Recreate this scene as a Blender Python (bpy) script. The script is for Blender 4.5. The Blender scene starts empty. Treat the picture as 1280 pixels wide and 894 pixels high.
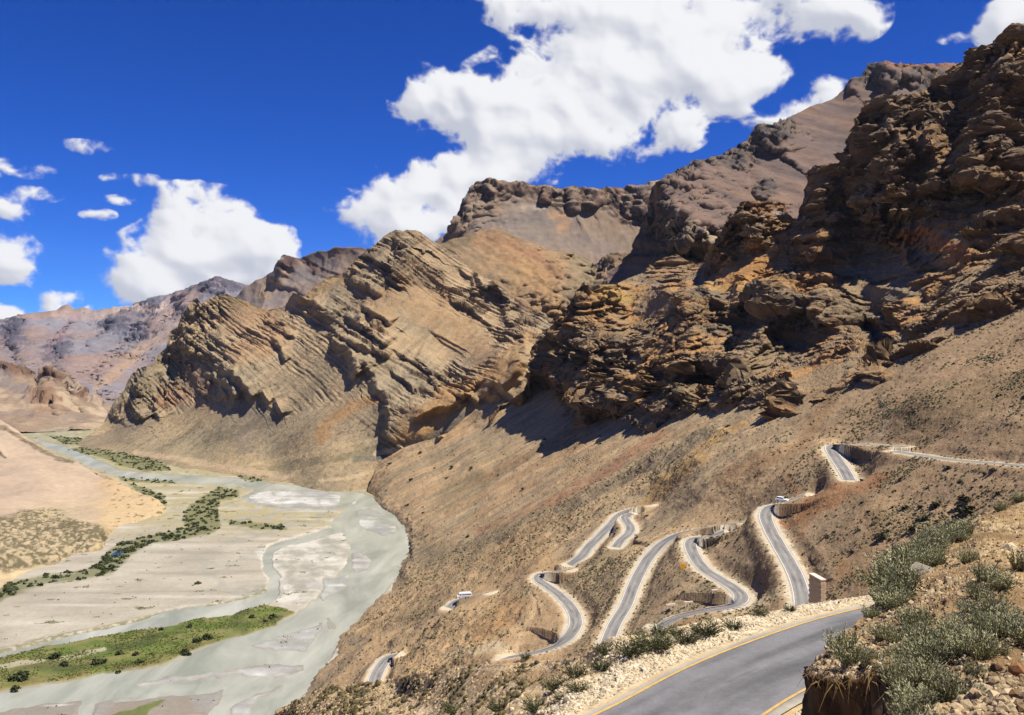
import bpy, math, random, time
import numpy as np
from concurrent.futures import ThreadPoolExecutor
T00 = time.time()
# ------------------------------------------------------------------ camera, sky, sun, exposure
scene = bpy.context.scene
COL = scene.collection
F, CX, CY, HOR, CZ = 1100.0, 640.0, 447.0, 425.0, 180.0      # focal length etc. for the 1280 x 894 photograph
PITCH = math.atan((CY - HOR) / F)
cam_d = bpy.data.cameras.new('camera'); cam = bpy.data.objects.new('camera', cam_d); COL.objects.link(cam)
cam_d.sensor_width = 36.0; cam_d.lens = 36.0 * F / 1280.0
cam_d.clip_start = 0.2; cam_d.clip_end = 40000
cam.location = (0, 0, CZ); cam.rotation_euler = (math.pi / 2 - PITCH, 0, 0)
scene.camera = cam
SUN_AZ, SUN_EL = 108.0, 63.0           # azimuth clockwise from the view direction (+Y), degrees
sun_d = bpy.data.lights.new('sun', 'SUN'); sun = bpy.data.objects.new('sun', sun_d); COL.objects.link(sun)
sun_d.energy = 5.0; sun_d.angle = math.radians(0.53); sun_d.color = (1.0, 0.95, 0.86)
sun.rotation_euler = (math.radians(90 - SUN_EL), 0, math.radians(180 - SUN_AZ))
scene.view_settings.view_transform = 'Standard'; scene.view_settings.look = 'None'
scene.view_settings.exposure = 0.75; scene.view_settings.gamma = 1.0
try:
    scene.cycles.max_bounces = 4; scene.cycles.diffuse_bounces = 2; scene.cycles.transparent_max_bounces = 4
    scene.cycles.volume_bounces = 0
except Exception: pass

def ang(px, py):
    x, y = (px - CX) / F, (CY - py) / F
    c, s = math.cos(PITCH), math.sin(PITCH)
    wx, wy, wz = x, c + y * s, y * c - s
    return math.atan2(wx, wy), math.atan2(wz, math.hypot(wx, wy))

# ------------------------------------------------------------------ numeric helpers
rng = np.random.default_rng(7); random.seed(7)
PERM = np.random.default_rng(11).permutation(4096).astype(np.int32)
GRAD = np.random.default_rng(12).normal(size=(4096, 3)).astype(np.float32)
GRAD /= np.linalg.norm(GRAD, axis=1, keepdims=True)

ALB = 0.66        # the palettes below are lit colours; this brings them to surface albedo at the exposure set above
def _h(i, j, k):
    return PERM[(PERM[(PERM[i & 4095] + j) & 4095] + k) & 4095]
POOL = ThreadPoolExecutor(4)
def perlin(P):
    P = np.asarray(P, np.float32); out = np.empty(len(P), np.float32); CH_ = 30000
    def work(s):
        p = P[s:s + CH_]; fl = np.floor(p); i = fl.astype(np.int32); f = p - fl
        u = f * f * f * (f * (f * 6 - 15) + 10)
        i0, j0, k0 = i[:, 0], i[:, 1], i[:, 2]; x, y, z = f[:, 0], f[:, 1], f[:, 2]
        r = []
        for di in (0, 1):
            hi = PERM[(i0 + di) & 4095]
            for dj in (0, 1):
                hj = PERM[(hi + j0 + dj) & 4095]
                for dk in (0, 1):
                    g = GRAD[PERM[(hj + k0 + dk) & 4095]]
                    r.append(g[:, 0] * (x - di) + g[:, 1] * (y - dj) + g[:, 2] * (z - dk))
        a = [r[2 * q] + u[:, 2] * (r[2 * q + 1] - r[2 * q]) for q in range(4)]
        b = [a[0] + u[:, 1] * (a[1] - a[0]), a[2] + u[:, 1] * (a[3] - a[2])]
        out[s:s + CH_] = (b[0] + u[:, 0] * (b[1] - b[0])) * 1.6
    list(POOL.map(work, range(0, len(P), CH_)))
    return out
def fbm(P, sc, oc=4, gain=0.5, seed=0.0):
    P = np.asarray(P, np.float32) / np.asarray(sc, np.float32); a, t, n = 1.0, 0.0, 0
    for o in range(oc):
        t = t + a * perlin(P + 17.3 * o + seed); n += a; a *= gain; P = P * 2.03
    return t / n
def ridged(P, sc, oc=4, gain=0.5, seed=0.0):
    P = np.asarray(P, np.float32) / np.asarray(sc, np.float32); a, t, n = 1.0, 0.0, 0
    for o in range(oc):
        t = t + a * (1 - 2 * np.abs(perlin(P + 31.7 * o + seed))); n += a; a *= gain; P = P * 2.07
    return t / n
def cells(P, sc, seed=0):
    """random value per Voronoi cell and distance gap: fractured blocks"""
    P = np.asarray(P, np.float32) / np.asarray(sc, np.float32); val = np.empty(len(P), np.float32); gap = val.copy()
    def work(s):
        p = P[s:s + 20000]; i = np.floor(p).astype(np.int32)
        b1 = np.full(len(p), 9e9, np.float32); b2 = b1.copy(); v = np.zeros(len(p), np.float32); tl = v.copy()
        for dx in (-1, 0, 1):
            for dy in (-1, 0, 1):
                for dz in (-1, 0, 1):
                    c0, c1, c2 = i[:, 0] + dx, i[:, 1] + dy, i[:, 2] + dz
                    h = _h(c0 + seed, c1, c2); g = GRAD[h]
                    e0, e1, e2 = c0 + .5 + g[:, 0] * .45 - p[:, 0], c1 + .5 + g[:, 1] * .45 - p[:, 1], c2 + .5 + g[:, 2] * .45 - p[:, 2]
                    d = e0 * e0 + e1 * e1 + e2 * e2; g2 = GRAD[(h * 7 + 13) & 4095]
                    t = e0 * g2[:, 0] + e1 * g2[:, 1] + e2 * g2[:, 2]
                    m = d < b1
                    b2 = np.where(m, b1, np.minimum(b2, d)); v = np.where(m, h / 4096.0, v); tl = np.where(m, t, tl); b1 = np.where(m, d, b1)
        val[s:s + 20000] = v + tl * 1.1; gap[s:s + 20000] = np.sqrt(b2) - np.sqrt(b1)
    list(POOL.map(work, range(0, len(P), 20000)))
    return val, gap
def ss(a, b, x):
    t = np.clip((x - a) / (b - a), 0, 1); return t * t * (3 - 2 * t)
def lin(c):
    c = np.asarray(c, float) / 255.0
    return np.where(c <= 0.04045, c / 12.92, ((c + 0.055) / 1.055) ** 2.4)
def mix(a, b, t):
    t = np.asarray(t)[..., None]; return a * (1 - t) + b * t

cP, sP = math.cos(PITCH), math.sin(PITCH)
def unproj(px, py, d):
    px, py, d = np.broadcast_arrays(np.asarray(px, float), np.asarray(py, float), np.asarray(d, float))
    x, y = (px - CX) / F, (CY - py) / F
    wy = cP + y * sP; wz = y * cP - sP; k = d / wy
    return np.stack([x * k, d, CZ + wz * k], -1)
def proj(P):
    x, y, z = P[..., 0], P[..., 1], P[..., 2] - CZ
    fy = y * cP - z * sP; uy = z * cP + y * sP
    return CX + F * x / fy, CY - F * uy / fy
def depth_at_z(px, py, z):
    y = (CY - np.asarray(py, float)) / F
    return (z - CZ) * (cP + y * sP) / (y * cP - sP)
def tps(C, v, Q, smooth=1e-4):
    C = np.asarray(C, float) / 400.0; Q = np.asarray(Q, float) / 400.0
    def U(r2): return 0.5 * r2 * np.log(r2 + 1e-9)
    n = len(C); D = ((C[:, None] - C[None]) ** 2).sum(-1); K = U(D) + smooth * np.eye(n)
    A = np.zeros((n + 3, n + 3)); A[:n, :n] = K; A[:n, n] = 1; A[:n, n + 1:] = C; A[n, :n] = 1; A[n + 1:, :n] = C.T
    b = np.zeros(n + 3); b[:n] = v; w = np.linalg.solve(A, b)
    out = np.empty(len(Q)); w32 = w[:n].astype(np.float32); C32 = C.astype(np.float32)
    def work(s):
        q = Q[s:s + 8000].astype(np.float32)
        r2 = ((q[:, None, 0] - C32[None, :, 0]) ** 2 + (q[:, None, 1] - C32[None, :, 1]) ** 2)
        out[s:s + 8000] = (0.5 * r2 * np.log(r2 + 1e-9)) @ w32
    list(POOL.map(work, range(0, len(Q), 8000)))
    return out + w[n] + Q @ w[n + 1:]
def polydist(X, Y, pts):
    """unsigned distance, signed side (+ = right/up side of travel from first to last point) and param 0..1"""
    pts = np.asarray(pts, float); best = np.full(X.shape, 1e9); sd = np.zeros(X.shape); tt = np.zeros(X.shape)
    seg = np.hypot(*(pts[1:] - pts[:-1]).T); cum = np.concatenate([[0], np.cumsum(seg)]); tot = cum[-1]
    for k in range(len(pts) - 1):
        a, b = pts[k], pts[k + 1]; e = b - a; l2 = (e ** 2).sum() + 1e-12
        t = np.clip(((X - a[0]) * e[0] + (Y - a[1]) * e[1]) / l2, 0, 1)
        dx, dy = X - (a[0] + t * e[0]), Y - (a[1] + t * e[1]); d = np.hypot(dx, dy)
        m = d < best; cr = e[1] * dx - e[0] * dy      # y down: positive on the right-hand/up side when travelling down
        best = np.where(m, d, best); sd = np.where(m, np.sign(cr) * d, sd); tt = np.where(m, (cum[k] + t * math.sqrt(l2)) / tot, tt)
    return best, sd, tt
def inpoly(X, Y, pts):
    pts = np.asarray(pts, float); r = np.zeros(X.shape, bool); j = len(pts) - 1
    for i in range(len(pts)):
        xi, yi = pts[i]; xj, yj = pts[j]
        if yi != yj:
            c = ((yi > Y) != (yj > Y)) & (X < (xj - xi) * (Y - yi) / (yj - yi) + xi); r ^= c
        j = i
    return r
def sdpoly(X, Y, pts):
    pts = list(pts); d, _, _ = polydist(X, Y, pts + [pts[0]]); return np.where(inpoly(X, Y, pts), d, -d)

def cloud_image():
    """coverage and brightness of the clouds over azimuth +-0.8 rad, elevation -0.1 .. 0.62 rad"""
    puffs = [  # px, py, rx, ry, weight
        (660, 8, 75, 28, 1), (760, 60, 130, 75, 1), (700, 110, 130, 62, 1), (620, 140, 120, 55, 1), (560, 128, 75, 38, 1),
        (640, 175, 110, 45, 1), (760, 160, 110, 45, 1), (850, 100, 120, 60, 1), (900, 40, 130, 60, 1), (930, 95, 60, 40, 1),
        (1000, 10, 95, 38, 1), (1060, 25, 50, 30, 1), (820, 20, 120, 50, 1), (850, 165, 40, 26, .8), (540, 225, 90, 38, 1),
        (470, 258, 65, 30, 1), (560, 265, 90, 40, 1), (620, 225, 80, 40, 1), (500, 290, 60, 30, .9), (555, 200, 16, 12, .6),
        (240, 262, 50, 34, 1.1), (282, 268, 42, 34, 1), (270, 300, 80, 50, 1.2), (225, 325, 80, 48, 1.2), (300, 325, 66, 48, 1.2), (195, 352, 62, 34, 1.1), (335, 300, 40, 24, 1), (250, 350, 90, 40, 1.2), (345, 330, 30, 30, .8),
        (1000, 140, 42, 22, 1), (1035, 112, 26, 18, 1), (955, 160, 30, 16, .9),
        (1265, 25, 45, 30, 1), (1300, 10, 50, 40, 1), (1245, 40, 22, 12, .6),
        (168, 225, 40, 10, .56), (150, 250, 24, 7, .42), (20, 210, 46, 13, .46), (108, 184, 38, 10, .44), (40, 243, 40, 10, .52), (8, 262, 30, 14, .7), (122, 268, 24, 9, .40), (180, 310, 20, 14, .4), (540, 85, 26, 16, .42), (1195, 45, 26, 10, .36),
        (12, 342, 34, 22, 1), (5, 392, 26, 16, .95), (72, 384, 45, 15, .9), (80, 370, 46, 9, .55), (-60, 330, 90, 60, 1),
        (1130, -160, 260, 90, 1), (300, -260, 380, 100, 1), (1500, 60, 160, 70, 1), (-260, 180, 160, 60, 1), (-500, 300, 260, 90, 1), (1900, 240, 300, 90, 1)]
    W_, H_ = 1760, 792; az = np.linspace(-.8, .8, W_); el = np.linspace(-.1, .62, H_); A, E = np.meshgrid(az, el)
    tot = np.zeros(A.shape); fine = np.zeros(A.shape)
    for (px, py, rx, ry, wt) in puffs:
        a, e = ang(px, py); ra, re_ = rx / F * 1.22, ry / F * 1.22
        tot += wt * np.maximum(0, 1 - ((A - a) / ra) ** 2 - ((E - e) / re_) ** 2) ** 2
    tot = (tot / (1 + .25 * tot))  * ss(.8, .74, np.abs(A)) * ss(.62, .58, E)
    on = tot > 0.004; Pq = np.stack([A[on], E[on] * 1.25, 0 * A[on]], -1)
    wp = np.stack([fbm(Pq, .09, 3, seed=1.), fbm(Pq, .09, 3, seed=7.), 0 * Pq[:, 0]], -1) * .016; Pq = Pq + wp
    n = np.zeros(on.sum()); a_ = 1.0; sc = .11
    for o in range(7):                                             # billowy, rounded turbulence
        v = perlin(Pq / sc + 9.7 * o); n += a_ * (np.abs(v) * 1.6 - .38 if o < 4 else v * .6); a_ *= .64; sc *= .49
    n2 = fbm(Pq, .034, 6, gain=.6, seed=5.)
    t = tot[on]; g_ = ss(0.0, .12, t); dens = (np.minimum(t, 1.25) - .36) * 1.08 + (-n * .62 + n2 * .75) * g_ - .4 * (1 - g_)
    D = np.full(A.shape, -1.0); D[on] = dens
    alpha = ss(-.20, .36, D) ** 1.25
    relief = np.zeros(A.shape); relief[on] = np.sqrt(np.clip(dens + .16, 0, 1.4)) - n * .45
    def blur(X, r):
        for _ in range(2):
            for ax in (0, 1):
                c = np.cumsum(np.concatenate([np.repeat(X.take([0], ax), r + 1, ax), X, np.repeat(X.take([-1], ax), r, ax)], ax), ax)
                X = (np.take(c, np.arange(2 * r + 1, c.shape[ax]), ax) - np.take(c, np.arange(0, c.shape[ax] - 2 * r - 1), ax)) / (2 * r + 1)
        return X
    n_img = np.zeros(A.shape); n_img[on] = n; lam = np.zeros(A.shape)
    for r, w in ((2, .30), (6, .6), (15, .8)):
        B = blur(relief, r) * (8 + r * 2.6); gy, gx = np.gradient(B); nz = 1 / np.sqrt(1 + gx * gx + gy * gy)
        lam += w * (-gx * .62 - gy * .62 + .48) * nz
    lam = lam / 1.42; lo_, hi_ = np.percentile(lam[alpha > .6], [4, 80]); thick = blur(relief, 34); bright = ss(lo_ - .12, hi_ * 1.02, lam) * (1 - .30 * ss(.55, .95, thick) * ss(.55, .35, blur(relief, 3) - .4 * n_img))
    img = bpy.data.images.new('cloud_cover', W_, H_, alpha=True); img.colorspace_settings.name = 'Non-Color'; img.alpha_mode = 'CHANNEL_PACKED'
    px_ = np.zeros((H_, W_, 4), np.float32); px_[..., 0] = alpha; px_[..., 1] = bright; px_[..., 3] = 1
    img.pixels.foreach_set(px_.ravel()); img.pack(); return img
def build_world():
    w = bpy.data.worlds.new('World'); scene.world = w; w.use_nodes = True
    nt = w.node_tree; N = nt.nodes; L = nt.links
    for n in list(N): N.remove(n)
    def nd(t, **k):
        n = N.new(t)
        for a, b in k.items(): setattr(n, a, b)
        return n
    def M(op, a, b=None, c=None, clamp=False):
        n = nd('ShaderNodeMath', operation=op, use_clamp=clamp)
        for i, v in enumerate((a, b, c)):
            if v is None: continue
            if isinstance(v, (int, float)): n.inputs[i].default_value = v
            else: L.new(v, n.inputs[i])
        return n.outputs[0]
    out = nd('ShaderNodeOutputWorld'); bg = nd('ShaderNodeBackground')
    sky = nd('ShaderNodeTexSky', sky_type='NISHITA', sun_disc=False)
    sky.sun_elevation = math.radians(SUN_EL); sky.sun_rotation = math.radians(SUN_AZ)
    sky.altitude = 4300; sky.air_density = 1.0; sky.dust_density = 0.15; sky.ozone_density = 3.0
    hs = nd('ShaderNodeHueSaturation'); hs.inputs['Saturation'].default_value = 1.28; hs.inputs['Value'].default_value = 1.0
    L.new(sky.outputs[0], hs.inputs['Color'])
    tc = nd('ShaderNodeTexCoord'); sp = nd('ShaderNodeSeparateXYZ'); L.new(tc.outputs['Generated'], sp.inputs[0])
    az = M('ARCTAN2', sp.outputs[0], sp.outputs[1])
    hy = M('SQRT', M('ADD', M('MULTIPLY', sp.outputs[0], sp.outputs[0]), M('MULTIPLY', sp.outputs[1], sp.outputs[1])))
    el = M('ARCTAN2', sp.outputs[2], hy)
    cmb = nd('ShaderNodeCombineXYZ'); L.new(az, cmb.inputs[0]); L.new(el, cmb.inputs[1])
    u = M('DIVIDE', M('ADD', az, .8), 1.6); v = M('DIVIDE', M('ADD', el, .1), .72)
    uv = nd('ShaderNodeCombineXYZ'); L.new(u, uv.inputs[0]); L.new(v, uv.inputs[1])
    ti = nd('ShaderNodeTexImage', interpolation='Linear', extension='CLIP', image=cloud_image()); L.new(uv.outputs[0], ti.inputs[0])
    sepc = nd('ShaderNodeSeparateColor'); L.new(ti.outputs[0], sepc.inputs[0])
    ramp = nd('ShaderNodeMix', data_type='RGBA'); L.new(sepc.outputs[1], ramp.inputs[0])
    ramp.inputs[6].default_value = (0.33, 0.345, 0.40, 1); ramp.inputs[7].default_value = (0.545, 0.545, 0.56, 1)
    skyS = nd('ShaderNodeMix', data_type='RGBA', blend_type='MULTIPLY'); skyS.inputs['Factor'].default_value = 1
    K = 0.040
    skyS.inputs[7].default_value = (K * 0.40, K * 0.93, K * 1.98, 1); L.new(hs.outputs[0], skyS.inputs[6])
    gma = nd('ShaderNodeGamma'); gma.inputs[1].default_value = 1.0; L.new(skyS.outputs[2], gma.inputs[0])
    mx = nd('ShaderNodeMix', data_type='RGBA'); L.new(sepc.outputs[0], mx.inputs[0])
    L.new(gma.outputs[0], mx.inputs[6]); L.new(ramp.outputs[2], mx.inputs[7])
    L.new(mx.outputs[2], bg.inputs[0]); bg.inputs[1].default_value = 1.0
    L.new(bg.outputs[0], out.inputs[0])
build_world()

# ------------------------------------------------------------------ object helpers
def tag(o, label=None, cat=None, group=None, kind=None):
    if label: o['label'] = label
    if cat: o['category'] = cat
    if group: o['group'] = group
    if kind: o['kind'] = kind
    return o
def make_mesh(name, V, Fc, mat, col=None, smooth=True):
    me = bpy.data.meshes.new(name); V = np.ascontiguousarray(V, np.float32); Fc = np.ascontiguousarray(Fc, np.int32)
    k = Fc.shape[1]
    me.vertices.add(len(V)); me.vertices.foreach_set('co', V.ravel())
    me.loops.add(Fc.size); me.loops.foreach_set('vertex_index', Fc.ravel())
    me.polygons.add(len(Fc)); me.polygons.foreach_set('loop_start', np.arange(0, Fc.size, k, dtype=np.int32))
    me.polygons.foreach_set('loop_total', np.full(len(Fc), k, np.int32))
    me.polygons.foreach_set('use_smooth', np.full(len(Fc), smooth, bool))
    me.update(calc_edges=True)
    if col is not None:
        at = me.attributes.new('tint', 'FLOAT_COLOR', 'POINT')
        c4 = np.ones((len(V), 4), np.float32); c4[:, :3] = col; at.data.foreach_set('color', c4.ravel())
    if mat: me.materials.append(mat)
    return me
def obj(name, me, parent=None, loc=None):
    o = bpy.data.objects.new(name, me); COL.objects.link(o)
    if parent: o.parent = parent
    if loc is not None: o.location = loc
    return o
def material(name, color=None, rough=0.9, spec=0.15, attr=None, noise=(), bump=None, metal=0.0):
    m = bpy.data.materials.new(name); m.use_nodes = True; nt = m.node_tree; N, L = nt.nodes, nt.links
    b = N['Principled BSDF']; b.inputs['Roughness'].default_value = rough; b.inputs['Metallic'].default_value = metal
    b.inputs['Specular IOR Level'].default_value = spec
    src = None
    if attr:
        a = N.new('ShaderNodeAttribute'); a.attribute_name = attr; src = a.outputs['Color']
    else:
        r = N.new('ShaderNodeRGB'); r.outputs[0].default_value = (*color, 1); src = r.outputs[0]
    tc = N.new('ShaderNodeTexCoord')
    for (scale, lo, hi) in noise:
        t = N.new('ShaderNodeTexNoise'); t.inputs['Scale'].default_value = scale; t.inputs['Detail'].default_value = 6; t.inputs['Roughness'].default_value = 0.65
        L.new(tc.outputs['Object'], t.inputs['Vector'])
        mr = N.new('ShaderNodeMapRange'); mr.inputs['From Min'].default_value = 0.3; mr.inputs['From Max'].default_value = 0.7
        mr.inputs['To Min'].default_value = lo; mr.inputs['To Max'].default_value = hi; L.new(t.outputs[0], mr.inputs[0])
        vm = N.new('ShaderNodeVectorMath'); vm.operation = 'SCALE'; L.new(src, vm.inputs[0]); L.new(mr.outputs[0], vm.inputs['Scale']); src = vm.outputs[0]
    L.new(src, b.inputs['Base Color'])
    if bump:
        t = N.new('ShaderNodeTexNoise'); t.inputs['Scale'].default_value = bump[0]; t.inputs['Detail'].default_value = 8; t.inputs['Roughness'].default_value = 0.7
        L.new(tc.outputs['Object'], t.inputs['Vector'])
        bp = N.new('ShaderNodeBump'); bp.inputs['Strength'].default_value = bump[2]; bp.inputs['Distance'].default_value = bump[1]
        L.new(t.outputs[0], bp.inputs['Height']); L.new(bp.outputs[0], b.inputs['Normal'])
    return m
M_far = material('far_rock', attr='tint', noise=((0.02, .85, 1.15), (0.12, .85, 1.15)), bump=(0.05, 12, .5))
M_rock = material('mountain_rock', attr='tint', noise=((0.06, .85, 1.15), (0.5, .82, 1.18)), bump=(0.35, 2.2, .8))
M_scree = material('scree', attr='tint', noise=((0.15, .88, 1.12), (1.3, .85, 1.15)), bump=(1.1, 0.5, .8))
M_near = material('dirt', attr='tint', noise=((0.8, .88, 1.12), (7, .8, 1.2)), bump=(9, 0.06, .9))
M_bank = material('earth_bank', attr='tint', noise=((3, .85, 1.15), (22, .75, 1.25)), bump=(26, 0.03, .9))
M_flat = material('river_flat', attr='tint', noise=((0.05, .93, 1.07), (0.5, .9, 1.1)), bump=(0.8, 0.15, .4))

def grid_faces(nr, nc, keep=None):
    r, c = np.meshgrid(np.arange(nr - 1), np.arange(nc - 1), indexing='ij'); a = (r * nc + c)
    Fq = np.stack([a, a + nc, a + nc + 1, a + 1], -1).reshape(-1, 4)
    if keep is not None:
        Fq = Fq[keep[Fq].all(1)]
    return Fq
def compact(V, Fq, *arrs):
    used = np.zeros(len(V), bool); used[Fq.ravel()] = True; idx = np.cumsum(used) - 1
    return (V[used], idx[Fq]) + tuple(a[used] if a is not None else None for a in arrs)
def normals(G):
    du = np.gradient(G, axis=1); dv = np.gradient(G, axis=0)
    n = np.cross(du, dv); n /= np.linalg.norm(n, axis=-1, keepdims=True) + 1e-9
    s = np.sign((n * (np.array([0, 0, CZ]) - G)).sum(-1, keepdims=True)); s[s == 0] = 1
    return n * s

class Sheet: pass
def sheet(name, top, bot, ctrl, step, mat, walls=(), disp=None, color=None, post=None, keepf=None, back=0.25, backn=14,
          backdrop=0.9, smooth=True, kind='structure', label=None, ystep=None, smoothing=1e-4):
    """terrain relief: columns run from a crest line down to a foot line; ctrl points carry distance; the crest rolls over to a back slope"""
    t0 = time.time()
    top = np.array(top, float); bot = np.array(bot, float)
    x0, x1 = top[0, 0], top[-1, 0]; nc = int((x1 - x0) / step) + 1; xs = np.linspace(x0, x1, nc)
    ty = np.interp(xs, top[:, 0], top[:, 1]); by = np.interp(xs, bot[:, 0], bot[:, 1])
    ystep = ystep or step; nr = int(np.max(by - ty) / ystep) + 2; v = np.linspace(0, 1, nr)
    PX = np.repeat(xs[None], nr, 0); PY = ty[None] + (by - ty)[None] * v[:, None]
    C = [(p[0], p[1]) for p in top] + [(p[0], p[1]) for p in bot] + [(p[0], p[1]) for p in ctrl]
    D = [p[2] for p in top] + [p[2] for p in bot] + [p[2] for p in ctrl]
    ld = tps(C, np.log(D), np.stack([PX.ravel(), PY.ravel()], -1), smoothing).reshape(nr, nc)
    d = np.exp(ld)
    base = unproj(PX, PY, d)
    if len(walls):
        wn = fbm(base.reshape(-1, 3), float(np.median(d)) * 0.022, 4).reshape(nr, nc)
        wn2 = fbm(base.reshape(-1, 3) + 500, float(np.median(d)) * 0.03, 3).reshape(nr, nc)
        for w in walls:
            pts, wd, A, W = w[:4]
            P_ = np.array(pts, float); xm, ym = P_.min(0) - 5 * W; xM, yM = P_.max(0) + 5 * W
            j0, j1 = np.searchsorted(xs, [xm, xM])
            if j1 <= j0: continue
            X_, Y_ = PX[:, j0:j1] + wn2[:, j0:j1] * wd * .8, PY[:, j0:j1] + wn[:, j0:j1] * wd * .8
            _, sd, tt = polydist(X_, Y_, pts)
            sd = sd * (w[4] if len(w) > 4 else 1)
            prof = ss(-wd, 0, sd) * np.exp(-np.maximum(sd, 0) / W) * ss(-0.05, .15, tt) * ss(1.05, .85, tt)
            d[:, j0:j1] -= A * prof
        base = unproj(PX, PY, d)
    # roll-over behind the crest
    if back:
        k = np.linspace(0, 1, backn + 1)[1:] ** 1.5; k = k[::-1]
        crest = base[0]; s = crest[:, 1:2] * back
        fall = base[0] - base[min(3, nr - 1)]
        bk = crest[None] + np.stack([crest[:, 0] * back, s[:, 0], -s[:, 0] * backdrop], -1)[None] * k[:, None, None]
        G = np.concatenate([bk, base], 0)
        GPX = np.concatenate([np.repeat(xs[None], backn, 0), PX], 0); GPY = np.concatenate([np.repeat(PY[:1], backn, 0), PY], 0)
        isback = np.concatenate([np.ones((backn, nc), bool), np.zeros((nr, nc), bool)], 0)
    else:
        G, GPX, GPY = base, PX, PY; isback = np.zeros((nr, nc), bool)
    R, Cn = G.shape[:2]
    N0 = normals(G)
    S = Sheet(); S.px = GPX.ravel(); S.py = GPY.ravel(); S.N0 = N0.reshape(-1, 3); S.P = G.reshape(-1, 3).copy(); S.isback = isback.ravel(); S.shape = (R, Cn); S.cd = (GPY - ty[None]).ravel()
    if post: post(S)
    if disp is not None: disp(S)
    S.N = normals(S.P.reshape(R, Cn, 3)).reshape(-1, 3)
    S.qx, S.qy = proj(S.P)
    col = color(S)
    S.col = col
    keep = keepf(S) if keepf else None
    Fq = grid_faces(R, Cn, keep)
    V, Fq, cc = compact(S.P, Fq, np.clip(col * ALB, 0.004, 0.9))
    o = obj(name, make_mesh(name, V, Fq[:, ::-1], mat, cc, smooth)); tag(o, label, None, None, kind)
    S.o = o; S.keep = keep if keep is not None else np.ones(len(S.P), bool)
    print('%s %d verts %.1fs' % (name, len(V), time.time() - t0))
    return S

# ------------------------------------------------------------------ the lie of the land
_RB = np.array([(150, -100), (300, -108), (422, -113), (471, -105), (521, -102), (566, -98), (625, -92), (680, -88), (747, -88), (835, -98), (888, -111), (966, -139), (1031, -173), (1065, -213), (1200, -420)], float)
def slope_depth(px, py):
    """distance at which the ray through a pixel meets the valley side (a 32 degree slope rising from the river bank)"""
    lo, hi = 60.0, 1150.0
    for _ in range(50):
        m = (lo + hi) / 2; P = unproj(px, py, m)
        if P[2] - 0.62 * (P[0] - np.interp(m, _RB[:, 0], _RB[:, 1])) > 0: lo = m
        else: hi = m
    return lo
def zed(px, py, z): return (px, py, float(depth_at_z(px, py, z)))
def curve(pts, d):   # attach interpolated distances
    kx = [a for a, _ in d]; kd = [b for _, b in d]
    return [(x, y, float(np.interp(x, kx, kd))) for x, y in pts]

# roads: (px, py, metres below the camera)
def smooth_path(P, n=6):
    P = np.asarray(P, float); out = []
    Q = np.vstack([2 * P[0] - P[1], P, 2 * P[-1] - P[-2]])
    for i in range(1, len(Q) - 2):
        a, b, c, d = Q[i - 1], Q[i], Q[i + 1], Q[i + 2]
        for t in np.linspace(0, 1, n, endpoint=False):
            out.append(0.5 * ((2 * b) + (-a + c) * t + (2 * a - 5 * b + 4 * c - d) * t ** 2 + (-a + 3 * b - 3 * c + d) * t ** 3))
    out.append(P[-1]); return np.array(out)
ROADS_PX = {
    'upper': ([(1340, 588, 33), (1280, 582, 34), (1235, 578, 35.5), (1189, 575, 37), (1150, 569, 38), (1120, 564, 39)], 4.6),
    'upper_bend': ([(1132, 558, 41.5), (1105, 556, 42), (1070, 555, 43), (1044, 556, 44), (1039, 561, 44.5), (1046, 573, 45.5), (1056, 590, 47), (1062, 600, 48)], 4.8),
    'car_leg': ([(1006, 618, 56.2), (982, 627, 58), (963, 634, 60), (957, 645, 61.5), (963, 662, 63), (975, 684, 65), (988, 706, 67), (998, 728, 69), (1003, 752, 71), (1002, 775, 72)], 4.9),
    'middle_leg': ([(905, 664, 86), (888, 670, 84.5), (868, 674, 84), (863, 682, 83.2), (869, 697, 82), (880, 712, 80.5), (900, 724, 79.5), (920, 736, 78.5), (927, 746, 77.8), (915, 756, 77.2), (880, 764, 76.6), (848, 772, 76), (822, 784, 76)], 5.0),
    'outer_leg': ([(930, 653, 86), (905, 655, 86.5), (880, 659, 87), (850, 667, 87.8), (830, 678, 88.5), (815, 692, 89.5), (803, 710, 90.5), (792, 732, 91.5), (783, 755, 92.5), (768, 782, 93.5), (758, 806, 94)], 5.0),
    'lower_leg': ([(632, 822, 97), (662, 817, 97.2), (694, 806, 97.8), (712, 793, 98.6), (720, 777, 99.5), (715, 760, 100.5), (700, 744, 102), (684, 733, 103), (673, 726, 104), (676, 719, 104.6), (690, 716, 105), (712, 712, 105.6)], 5.2),
    'small_bend': ([(770, 684, 108), (776, 676, 109), (786, 666, 110), (788, 658, 110.4), (781, 648, 111), (790, 642, 111.6)], 5.0),
    'far_leg': ([(812, 631, 112.6), (792, 635, 113), (776, 643, 114), (765, 654, 115), (752, 668, 116), (738, 682, 117), (727, 695, 118), (712, 706, 119)], 5.6),
    'bus_leg': ([(612, 740, 127), (590, 745, 128), (572, 752, 129.5), (562, 760, 131)], 6.0),
    'bottom_leg': ([(496, 818, 134), (484, 824, 134.5), (476, 834, 135), (470, 846, 135.5), (466, 860, 136)], 6.2)}
def road_depth(p):
    d = float(depth_at_z(p[0], p[1], CZ - p[2])); return 0.12 * d + 0.88 * slope_depth(p[0], p[1])
def drop_world(p): return unproj(p[0], p[1], road_depth(p))
def even_grade(C):
    z = C[:, 2].copy()
    for _ in range(40): z[1:-1] = .25 * z[:-2] + .5 * z[1:-1] + .25 * z[2:]
    C[:, 2] = z; return C
ROADS = {k: (even_grade(smooth_path([drop_world(p) for p in v[0]])), v[1]) for k, v in ROADS_PX.items()}
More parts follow.
